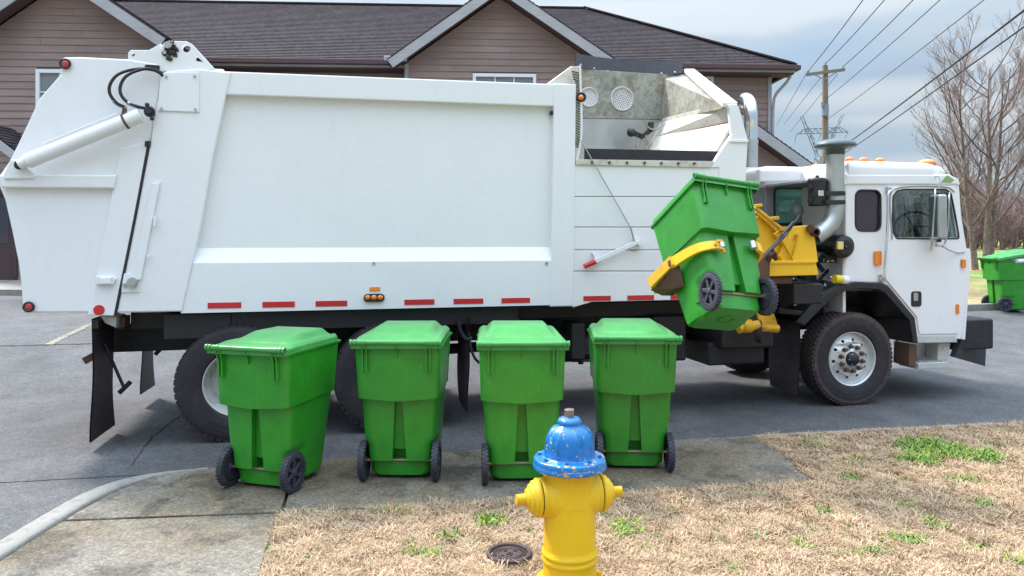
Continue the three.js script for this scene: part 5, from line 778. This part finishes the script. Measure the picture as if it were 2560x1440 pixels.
{ const h = thing('fire_hydrant', 'yellow fire hydrant with a chipped blue bonnet on the dry lawn', 'fire hydrant');
  const b = gx(1424, 1474); h.position.set(b.x, 0.01, b.z); h.scale.set(0.975, 1.018, 0.975); h.rotation.y = 0.23;
  const prof = [[0, 0], [0.19, 0], [0.195, 0.01], [0.195, 0.035], [0.185, 0.045], [0.150, 0.05], [0.147, 0.07], [0.146, 0.145], [0.154, 0.152], [0.156, 0.165], [0.150, 0.174], [0.150, 0.182], [0.156, 0.190], [0.155, 0.203], [0.146, 0.210], [0.143, 0.23], [0.143, 0.36], [0.144, 0.455], [0.1455, 0.457], [0.1455, 0.461], [0.144, 0.463], [0.142, 0.56], [0.140, 0.60], [0.146, 0.615], [0.15, 0.635], [0.15, 0.64]];
  const body = lathe(prof, 64); const q = body.attributes.position; mesh('barrel', body, M.hydYellow, h, true);
  // bonnet: domed with raised ribs, over a wide bolted flange
  const bp = [[0.196, 0.640], [0.204, 0.648], [0.204, 0.662], [0.197, 0.668], [0.199, 0.674], [0.199, 0.690], [0.190, 0.698], [0.150, 0.702], [0.138, 0.708], [0.1355, 0.735], [0.132, 0.77], [0.126, 0.80], [0.115, 0.828], [0.096, 0.850], [0.070, 0.863], [0.064, 0.872], [0.068, 0.878], [0.068, 0.888], [0.060, 0.894], [0.056, 0.902], [0.036, 0.908], [0, 0.909]];
  const bon = lathe(bp, 128), bpn = bon.attributes.position; for (let i = 0; i < bpn.count; i++) { const x = bpn.getX(i), y = bpn.getY(i), z = bpn.getZ(i), r = Math.hypot(x, z), a = Math.atan2(z, x); if (y > 0.71 && y < 0.862) { const k = 0.010 * Math.pow(Math.abs(Math.cos(a * 4)), 12) * sstep(0.862, 0.84, y); bpn.setX(i, x * (1 + k / r)); bpn.setZ(i, z * (1 + k / r)); } } bon.computeVertexNormals();
  const bonnet = mesh('bonnet', bon, M.hydBlue, h, true);
  for (let k = 0; k < 8; k++) { const a = (k + 0.5) / 8 * Math.PI * 2; mesh('flange_bolt', [new THREE.CylinderGeometry(0.011, 0.011, 0.014, 6).translate(Math.cos(a) * 0.168, 0.706, Math.sin(a) * 0.168)], M.hydBlue, bonnet); mesh('flange_nut', new THREE.CylinderGeometry(0.013, 0.013, 0.02, 6).translate(Math.cos(a) * 0.17, 0.632, Math.sin(a) * 0.17), M.hydYellow, h); }
  const nut = new THREE.Shape(); for (let k = 0; k < 5; k++) { const a = k / 5 * Math.PI * 2 + 0.3; nut[k ? 'lineTo' : 'moveTo'](Math.cos(a) * 0.027, Math.sin(a) * 0.027); } const ng = new THREE.ExtrudeGeometry(nut, { depth: 0.04, bevelEnabled: true, bevelSize: 0.002, bevelThickness: 0.002, bevelSegments: 1 }); ng.rotateX(-Math.PI / 2).translate(0, 0.906, 0); mesh('operating_nut', ng, std(L(0.36, 0.30, 0.27), 0.45, { metalness: 0.7, map: mildGrime }), h);
  for (const s of [-1, 1]) { const n = part('hose_nozzle', h); n.position.set(0, 0.492, 0); n.rotation.z = -s * Math.PI / 2;
    mesh('neck', lathe([[0.128, 0.06], [0.118, 0.11], [0.106, 0.135], [0.100, 0.150], [0.099, 0.168], [0.088, 0.168]], 40), M.hydYellow, n, true);
    mesh('gasket', lathe([[0.086, 0.167], [0.091, 0.167], [0.091, 0.175], [0.086, 0.175]], 40), M.grease, n);
    mesh('cap', lathe([[0.090, 0.174], [0.100, 0.175], [0.101, 0.190], [0.097, 0.193], [0.090, 0.194], [0.089, 0.212], [0.084, 0.215], [0.074, 0.216], [0.072, 0.230], [0.066, 0.233], [0.052, 0.234], [0.050, 0.247], [0.040, 0.250], [0, 0.250]], 40), M.hydYellow, n, true);
    mesh('cap_nut', new THREE.CylinderGeometry(0.030, 0.033, 0.055, 5).toNonIndexed().translate(0, 0.277, 0), M.hydYellow, n, true); }
  for (let k = 0; k < 6; k++) { const a = k / 6 * Math.PI * 2; mesh('base_bolt', new THREE.CylinderGeometry(0.014, 0.014, 0.03, 6).translate(Math.cos(a) * 0.172, 0.055, Math.sin(a) * 0.172), M.hydYellow, h); }
}
{ const v = thing('valve_cover', 'small round rusty iron valve cover in the grass left of the hydrant', 'valve cover'), p = gx(1273, 1403); v.position.set(p.x, 0.0, p.z);
  const iron = std(L(0.085, 0.055, 0.052), 0.7, { map: mildGrime });
  mesh('collar', lathe([[0.115, 0.0], [0.132, 0.0], [0.134, 0.05], [0.130, 0.058], [0.112, 0.058], [0.110, 0.048], [0.110, 0.0]], 40), iron, v);
  seed(44); const pat = [lathe([[0, 0.044], [0.106, 0.044], [0.109, 0.04]], 40), lathe([[0.062, 0.044], [0.064, 0.050], [0.070, 0.050], [0.072, 0.044]], 40)]; for (let k = 0; k < 30; k++) { const a = k / 30 * 6.283; pat.push(box(-0.004, 0.004, 0.043, 0.05, 0.076, 0.10, 0.001).rotateY(a)); } for (let k = 0; k < 16; k++) { const x = rr(-0.05, 0.05), z = rr(-0.05, 0.05); pat.push(box(x - 0.009, x + 0.009, 0.043, 0.05, z - 0.003, z + 0.003, 0.001)); } mesh('lid', pat, iron, v);
}
// ---------------------------------------------------------------- utility pole, lines, pylon
M.poleWood = std(L(0.26, 0.20, 0.16), 0.9, { map: sidingTex });
M.wire = std(L(0.03, 0.035, 0.045), 0.6);
M.pylon = std(L(0.20, 0.24, 0.30), 0.6);
{ const d = 42, u = thing('utility_pole', 'wooden utility pole with one crossarm beyond the cab roof', 'utility pole'), top = at(2063, 164, d); u.position.set(top.x, gh(top.x, top.z) - 0.05, top.z); const H0 = top.y - u.position.y, q = (x, y, dz = 0) => { const p = at(x, y, d - dz); return p.sub(u.position); };
  mesh('pole', bar(V(0, 0, 0), V(0, H0, 0), 0.22, 0.15, 12), M.poleWood, u);
  mesh('crossarm', beam(q(2014, 187, 0.2), q(2112, 174, 0.2), 0.14, 0.16), M.poleWood, u);
  mesh('brace', [bar(q(2034, 186, 0.25), q(2061, 198, 0.2), 0.03), bar(q(2096, 178, 0.25), q(2064, 198, 0.2), 0.03)], M.pylon, u);
  for (const [x, y] of [[2018, 184], [2022, 183], [2107, 172], [2063, 163]]) mesh('insulator', [bar(q(x, y, 0.2), q(x, y - 7, 0.2), 0.06, 0.04, 8)], M.pylon, u);
  mesh('fitting', [bar(q(2056, 256, 0.3), q(2056, 268, 0.3), 0.08), bar(q(2063, 262, 0.2), q(2063, 290, 0.2), 0.19, 0.19, 12)], M.pylon, u);
  // conductors run off over the street to the right, level spans
  const span = (a, b, r, label, sag = 0.12, beyond = 1.35) => { const A = at(a[0], a[1], a[2]), hgt = A.y - EYE, dB = hgt * F / (CY - b[1]), B = at(b[0], b[1], dB), C = A.clone().lerp(B, beyond); const m = A.clone().lerp(C, 0.5); tag(mesh('power_line', tube([A, A.clone().lerp(C, 0.25).add(V(0, -sag * 0.75, 0)), m.add(V(0, -sag, 0)), A.clone().lerp(C, 0.75).add(V(0, -sag * 0.75, 0)), C], r, 24, 5), M.wire), label, 'power line', 'power lines across the sky'); };
  span([2021, 177, d], [2153, 0], 0.02, 'overhead line from the left end of the pole crossarm to the top edge');
  span([2063, 160, d], [2206, 0], 0.02, 'overhead line from the top of the utility pole');
  span([2107, 167, d], [2277, 0], 0.02, 'overhead line from the right end of the pole crossarm');
  span([2066, 247, d], [2342, 0], 0.016, 'thin overhead line leaving the pole just below its crossarm');
  span([2066, 300, d], [2449, 0], 0.014, 'faint overhead line crossing mid sky above the bare tree');
  span([2066, 395, d], [2560, 14], 0.024, 'thick dark cable running low from behind the intake cap to the right edge');
  span([2066, 412, d], [2560, 55], 0.018, 'lower thin cable just under the thick dark cable');
  const back = (a, b, label) => tag(mesh('power_line', bar(at(a[0], a[1], d), at(b[0], b[1], 95), 0.018, 0.022, 5), M.wire), label, 'power line', 'power lines behind the pole');
  back([2014, 187], [1940, 316], 'faint line running down left from the crossarm end to the house corner'); back([2050, 196], [1960, 311], 'faint middle line running down left behind the pole'); back([2094, 185], [1975, 330], 'faint rightmost line running down left behind the pole');
}
{ const d = 250, t = thing('transmission_tower', 'steel lattice transmission tower far behind the utility pole', 'pylon'), o = at(2052, 600, d); o.y = gh(o.x, o.z); t.position.copy(o); const q = (x, y, dz = 0) => at(x, y, d).add(V(0, 0, dz)).sub(o), r = 0.17; const ln = (a, b, dz = 0) => bar(q(a[0], a[1], dz), q(b[0], b[1], dz), r, r, 5);
  const legs = [], lat = [], arms = [];
  for (const dz of [-2.5, 2.5]) { legs.push(ln([2004, 290], [2044, 392], dz * 0.4), ln([2106, 286], [2060, 392], dz * 0.4), ln([2044, 392], [2020, 600], dz), ln([2060, 392], [2084, 600], dz)); for (let k = 0; k < 8; k++) { const y0 = lerp(392, 600, k / 8), y1 = lerp(392, 600, (k + 1) / 8), h0 = lerp(8, 32, k / 8), h1 = lerp(8, 32, (k + 1) / 8); lat.push(ln([2052 - h0, y0], [2052 + h1, y1], dz), ln([2052 + h0, y0], [2052 - h1, y1], dz)); } }
  arms.push(ln([1991, 335], [2120, 330]), ln([2010, 322], [2100, 318]), ln([1991, 335], [2010, 322]), ln([2120, 330], [2100, 318]), ln([1991, 335], [1986, 357]), ln([2052, 334], [2045, 352]), ln([2120, 330], [2112, 345])); for (let k = 0; k < 7; k++) arms.push(ln([2000 + k * 15, 334.5 - k * 0.6], [2010 + k * 14, 321.5 - k * 0.5]), ln([2010 + k * 14, 321.5 - k * 0.5], [2016 + k * 15, 334 - k * 0.6]));
  for (let k = 0; k < 5; k++) { const f = k / 5, g = (k + 1) / 5; lat.push(ln([lerp(2010, 2044, f), lerp(305, 392, f)], [lerp(2030, 2048, g), lerp(322, 392, g)]), ln([lerp(2100, 2060, f), lerp(302, 392, f)], [lerp(2078, 2056, g), lerp(322, 392, g)])); }
  mesh('leg', legs, M.pylon, t); mesh('lattice', lat, M.pylon, t); mesh('crossarm', arms, M.pylon, t);
}
// ---------------------------------------------------------------- bare trees
function limbs(out, p, dir, len, r, lvl, max, cfg) {
  const n = lvl < 2 ? 5 : 3, pts = [p.clone()], d = dir.clone(), q = p.clone();
  for (let i = 0; i < n; i++) { d.add(V(rr(-1, 1), rr(-0.5, 0.8), rr(-1, 1)).multiplyScalar(cfg.wob[lvl] ?? 0.2)).add(V(0, cfg.lift[lvl] ?? 0.1, 0)).normalize(); q.addScaledVector(d, len / n); pts.push(q.clone()); }
  for (let i = 0; i < n; i++) { const e = lvl < 1 ? 0.10 : 0.35, r0 = r * lerp(1, e, i / n), r1 = r * lerp(1, e, (i + 1) / n); out[Math.min(lvl, 2) < 1 ? 'trunk' : lvl < 2 ? 'limb' : 'twig'].push([pts[i], pts[i + 1], r0, r1, lvl < 1 ? 9 : lvl < 2 ? 6 : 3]); }
  if (lvl >= max) return;
  const k = cfg.kids[lvl];
  for (let c = 0; c < k; c++) { const t = lerp(cfg.from[lvl], 1, (c + rnd()) / k), f = t * n, i = Math.min(n - 1, Math.floor(f)), s = pts[i].clone().lerp(pts[i + 1], f - i), ax = pts[i + 1].clone().sub(pts[i]).normalize(), a = rr(0, 6.283), side = V(Math.cos(a), 0, Math.sin(a)); side.addScaledVector(ax, -side.dot(ax)).normalize(); const dd = ax.clone().multiplyScalar(Math.cos(cfg.ang[lvl])).addScaledVector(side, Math.sin(cfg.ang[lvl])); limbs(out, s, dd.normalize(), len * cfg.shrink[lvl] * rr(0.7, 1.15) * lerp(1.1, 0.65, t), Math.max(cfg.minr, r * lerp(1, 0.4, t) * 0.42), lvl + 1, max, cfg); }
}
function segs(list) { const pos = [], nor = []; const x = V(0, 0, 0), y = V(0, 0, 0), d = V(0, 0, 0); for (const [a, b, r0, r1, m] of list) { d.copy(b).sub(a).normalize(); x.set(Math.abs(d.y) > 0.9 ? 1 : 0, Math.abs(d.y) > 0.9 ? 0 : 1, 0).cross(d).normalize(); y.copy(d).cross(x); for (let i = 0; i < m; i++) { const t0 = i / m * 6.2832, t1 = (i + 1) / m * 6.2832, c0 = Math.cos(t0), s0 = Math.sin(t0), c1 = Math.cos(t1), s1 = Math.sin(t1); const P = (o, r, c, s) => [o.x + r * (x.x * c + y.x * s), o.y + r * (x.y * c + y.y * s), o.z + r * (x.z * c + y.z * s)], N = (c, s) => [x.x * c + y.x * s, x.y * c + y.y * s, x.z * c + y.z * s]; const A = P(a, r0, c0, s0), B = P(a, r0, c1, s1), C = P(b, r1, c1, s1), D = P(b, r1, c0, s0), n0 = N(c0, s0), n1 = N(c1, s1); pos.push(...A, ...B, ...C, ...A, ...C, ...D); nor.push(...n0, ...n1, ...n1, ...n0, ...n1, ...n0); } } const g = new THREE.BufferGeometry(); g.setAttribute('position', new THREE.Float32BufferAttribute(pos, 3)); g.setAttribute('normal', new THREE.Float32BufferAttribute(nor, 3)); return g; }
const barkTex = tex(512, (u, v) => { const a = fbm(u, v, 8, 5, 141), b = sstep(0.55, 0.7, fbm(u, v, 16, 5, 147, 30)); return 0.62 + 0.35 * a + 0.25 * b; }, { repeat: 1.2 });
M.bark = std(L(0.26, 0.185, 0.155), 0.9, { map: barkTex }); M.twig = std(L(0.29, 0.21, 0.20), 0.9);
function bareTree(label, px, py, d, stems, sd, cfg) {
  seed(sd); const t = thing('bare_tree', label, 'tree', 'bare trees on the verge'), p = at(px, py, d); p.y = gh(p.x, p.z) - 0.05; t.position.copy(p); const out = { trunk: [], limb: [], twig: [] };
  for (const [dx, dz, lean, len, r] of stems) limbs(out, V(dx, 0, dz), V(lean, 1, rr(-0.1, 0.1)).normalize(), len, r, 0, 3, cfg);
  mesh('trunk', segs(out.trunk), M.bark, t); mesh('limbs', segs(out.limb), M.bark, t); mesh('twigs', segs(out.twig), M.twig, t); return t; }
const cfgA = { wob: [0.07, 0.14, 0.2, 0.22], lift: [0.05, 0.22, 0.16, 0.1], kids: [15, 11, 10], from: [0.16, 0.15, 0.15], ang: [0.95, 0.7, 0.6], shrink: [0.52, 0.46, 0.42], minr: 0.008 };
bareTree('leafless many-stemmed tree on the verge right of the cab', 2452, 668, 27, [[-0.2, 0, -0.14, 6.8, 0.12], [0.12, 0.1, 0.03, 7.4, 0.13], [0.38, -0.1, 0.18, 7.2, 0.12]], 31, cfgA);
bareTree('leafless tree at the right edge beyond the many-stemmed one', 2640, 650, 36, [[0, 0, -0.12, 7.5, 0.13], [0.4, 0, 0.1, 7.8, 0.13]], 57, cfgA);
{ // far scrub along the field, one brown mass
  seed(71); const out = { trunk: [], limb: [], twig: [] }; for (let k = 0; k < 5; k++) limbs(out, V(rr(-0.6, 0.6), 0, rr(-0.6, 0.6)), V(rr(-0.3, 0.3), 1, rr(-0.3, 0.3)).normalize(), rr(3.2, 4.6), 0.07, 0, 2, { wob: [0.12, 0.2, 0.2], lift: [0.05, 0.1, 0.1], kids: [12, 8], from: [0.1, 0.1], ang: [0.8, 0.8], shrink: [0.5, 0.5], minr: 0.022 });
  const g = join([segs(out.trunk), segs(out.limb), segs(out.twig)]), n = 420, im = new THREE.InstancedMesh(g, M.twig, n), m = new THREE.Matrix4(), q = new THREE.Quaternion(), c = new THREE.Color();
  for (let i = 0; i < n; i++) { const z = -rr(62, 105), x = -z * rr(0.05, 1.05), s = rr(0.8, 1.55); q.setFromAxisAngle(V(0, 1, 0), rr(0, 6.28)); m.compose(V(x, gh(x, z) - 0.1, z), q, V(s, s * rr(0.8, 1.1), s)); im.setMatrixAt(i, m); const k = rr(0.7, 1.3); im.setColorAt(i, c.setRGB(k, k * rr(0.9, 1.05), k * 0.95)); }
  im.name = 'far_scrub'; scene.add(im); tag(im, 'bare brown scrub along the far side of the field', 'scrub', null, 'stuff'); }
// ---------------------------------------------------------------- lawn grass
function inPoly(x, z, P) { let c = false; for (let i = 0, j = P.length - 1; i < P.length; j = i++) if ((P[i].z > z) !== (P[j].z > z) && x < (P[j].x - P[i].x) * (z - P[i].z) / (P[j].z - P[i].z) + P[i].x) c = !c; return c; }
function tuft(n, len, wd, lean) { const pos = []; for (let k = 0; k < n; k++) { const a = rr(0, 6.283), l = len * rr(0.5, 1.2), o = V(rr(-0.02, 0.02), 0, rr(-0.02, 0.02)), ln = lean * rr(0.4, 1.3), dir = V(Math.cos(a) * ln, 1, Math.sin(a) * ln).normalize(), sd = V(-Math.sin(a), 0, Math.cos(a)).multiplyScalar(wd / 2), mid = o.clone().addScaledVector(dir, l * 0.55), tip = mid.clone().addScaledVector(V(dir.x * 1.6, dir.y * 0.35, dir.z * 1.6).normalize(), l * 0.45), A = o.clone().add(sd), B = o.clone().sub(sd), C = mid.clone().add(sd), D = mid.clone().sub(sd); for (const p of [A, B, D, A, D, C, C, D, tip]) pos.push(p.x, p.y, p.z); } const g = new THREE.BufferGeometry(); g.setAttribute('position', new THREE.Float32BufferAttribute(pos, 3)); g.computeVertexNormals(); return g; }
{ const green = [[2325, 1130, 110, 30, 1], [2440, 1150, 95, 20, 1], [2300, 1160, 70, 16, 0.8], [1225, 1315, 42, 18, .8], [1118, 1356, 30, 14, .5], [1080, 1396, 28, 9, .6], [1035, 1392, 45, 9, .4], [1560, 1335, 48, 26, .6], [1500, 1306, 32, 8, .5], [1630, 1352, 22, 8, .5], [2260, 1362, 85, 16, .6], [2330, 1320, 12, 26, .8], [2410, 1214, 50, 12, .5], [2122, 1204, 20, 7, .8], [2005, 1372, 36, 20, .5], [2200, 1392, 40, 10, .7], [2452, 1270, 12, 16, .8], [1790, 1356, 14, 7, .6], [985, 1286, 40, 7, .4], [2060, 1290, 30, 8, .4], [2140, 1160, 40, 12, .4], [2040, 1125, 40, 12, .3], [1350, 1290, 30, 8, .4], [1320, 1340, 15, 6, .6], [2540, 1418, 30, 8, .7], [2440, 1380, 50, 12, .5], [2250, 1275, 50, 10, .35], [2480, 1120, 60, 10, .3], [1615, 1385, 20, 6, .6], [2100, 1400, 50, 9, .3], [1930, 1170, 18, 9, .3], [2330, 1240, 60, 10, .2]].map(([x, y, rx, ry, s]) => { const c = gx(x, y), e = gx(x + rx, y), f = gx(x, y - ry); return [c.x, c.z, e.x - c.x, Math.abs(f.z - c.z), s]; });
  const greenAt = (x, z) => { let g = 0; for (const [cx, cz, rx, rz, s] of green) { const n = 0.75 + 0.9 * (fbm(x / 4 + 9, z / 4 + 9, 32, 3, 151) - 0.5), e = ((x - cx) / rx) ** 2 + ((z - cz) / rz) ** 2; g = Math.max(g, s * sstep(1.25, 0.35, e / n)); } return g; };
  seed(202); const kinds = [tuft(11, 0.042, 0.003, 1.2), tuft(11, 0.036, 0.0028, 1.9), tuft(10, 0.05, 0.003, 0.9)], NB = 62000;
  const mats = { dry: std(L(1, 1, 1), 0.9), live: std(L(1, 1, 1), 0.8) }; const q = new THREE.Quaternion(), q2 = new THREE.Quaternion(), m = new THREE.Matrix4(), c = new THREE.Color(), hyd = gx(1424, 1455), vc = gx(1273, 1403);
  const lists = { dry: [[], [], []], live: [[], []] };
  for (let tries = 0; tries < 700000; tries++) { const z = -lerp(2.6, 8.6, Math.pow(rnd(), 0.9)), x = rr(-1.9, Math.min(7.8, -z * 0.86 + 0.6)); if (!inPoly(x, z, lawnPts)) continue; if (Math.hypot(x - vc.x, z - vc.z) < 0.125) continue; const bare = fbm(x / 3 + 7, z / 3 + 7, 16, 4, 161); if (rnd() < sstep(0.52, 0.70, bare) * 0.8) continue; const g = Math.min(1, 1.25 * greenAt(x, z)) * lerp(0.65, 1, sstep(0.35, 0.6, fbm(x / 1.5 + 3, z / 1.5 + 3, 24, 3, 157))), weed = sstep(0.55, 0.68, fbm(x / 5 + 2, z / 5 + 2, 40, 3, 159)); if (rnd() < g * 0.85 + 0.008 + 0.22 * weed) lists.live[rnd() < 0.5 ? 0 : 1].push([x, z, g]); else lists.dry[Math.floor(rnd() * 3)].push([x, z, bare]); }
  const place = (name, geo, mat, list, label, live) => { const im = new THREE.InstancedMesh(geo, mat, list.length); list.forEach(([x, z, b], i) => { q.setFromAxisAngle(V(0, 1, 0), rr(0, 6.283)); q2.setFromAxisAngle(V(1, 0, 0), rr(-0.25, 0.25)); q.multiply(q2); const s = rr(0.65, 1.3) * (rnd() < 0.04 ? 1.7 : 1) * (live ? 0.8 + 0.55 * b : 1); m.compose(V(x, 0.008, z), q, V(s, s * rr(0.7, 1.1), s)); im.setMatrixAt(i, m); const patch = fbm(x / 2 + 3, z / 2 + 3, 16, 4, 171), k = rr(0.9, 1.1) * (0.72 + 0.5 * patch);
      if (live) { const y = rnd(); c.setRGB(lerp(0.12, 0.32, y * y) * k, lerp(0.23, 0.34, y) * k, 0.045 * k); } else { const t = rnd(), br = rnd() < 0.06; c.setRGB((br ? 0.30 : lerp(0.44, 0.57, t)) * k, (br ? 0.18 : lerp(0.295, 0.405, t)) * k, (br ? 0.10 : lerp(0.175, 0.27, t)) * k); } im.setColorAt(i, c); }); im.name = name; scene.add(im); tag(im, label, 'grass', null, 'stuff'); };
  place('dry_grass', kinds[0], mats.dry, lists.dry[0], 'dry straw-coloured grass of the near lawn', false); place('dry_grass_001', kinds[1], mats.dry, lists.dry[1], 'dry flattened straw grass of the near lawn', false); place('dry_grass_002', kinds[2], mats.dry, lists.dry[2], 'dry upright straw grass of the near lawn', false);
  place('green_grass', tuft(8, 0.05, 0.0048, 0.9), mats.live, lists.live[0], 'fresh green grass patches in the dry lawn', true); place('green_grass_001', tuft(8, 0.035, 0.007, 1.6), mats.live, lists.live[1], 'low green weeds scattered in the dry lawn', true);
  // a few dead leaves
  const leaf = new THREE.PlaneGeometry(0.05, 0.035, 4, 2), lp = leaf.attributes.position; for (let i = 0; i < lp.count; i++) { const x = lp.getX(i), y = lp.getY(i); lp.setXYZ(i, x, y * (1 - (x / 0.028) ** 2 * 0.8), 6 * x * x + 3 * y * y); } leaf.rotateX(-Math.PI / 2); leaf.computeVertexNormals();
  const N = 46, im = new THREE.InstancedMesh(leaf, std(L(1, 1, 1), 0.8), N); for (let i = 0; i < N; i++) { let x, z; do { z = -rr(3.8, 7); x = rr(-1.4, 5); } while (!inPoly(x, z, lawnPts)); q.setFromEuler(new THREE.Euler(rr(-0.5, 0.5), rr(0, 6.28), rr(-0.5, 0.5))); const s = rr(0.5, 1.3); m.compose(V(x, 0.03, z), q, V(s, s, s)); im.setMatrixAt(i, m); const t = rnd(); im.setColorAt(i, c.setRGB(lerp(0.12, 0.3, t), lerp(0.05, 0.12, t), 0.04)); } im.name = 'fallen_leaves'; scene.add(im); tag(im, 'scattered brown dead leaves on the near lawn', 'leaves', null, 'stuff');
}
renderer.render(scene, camera);
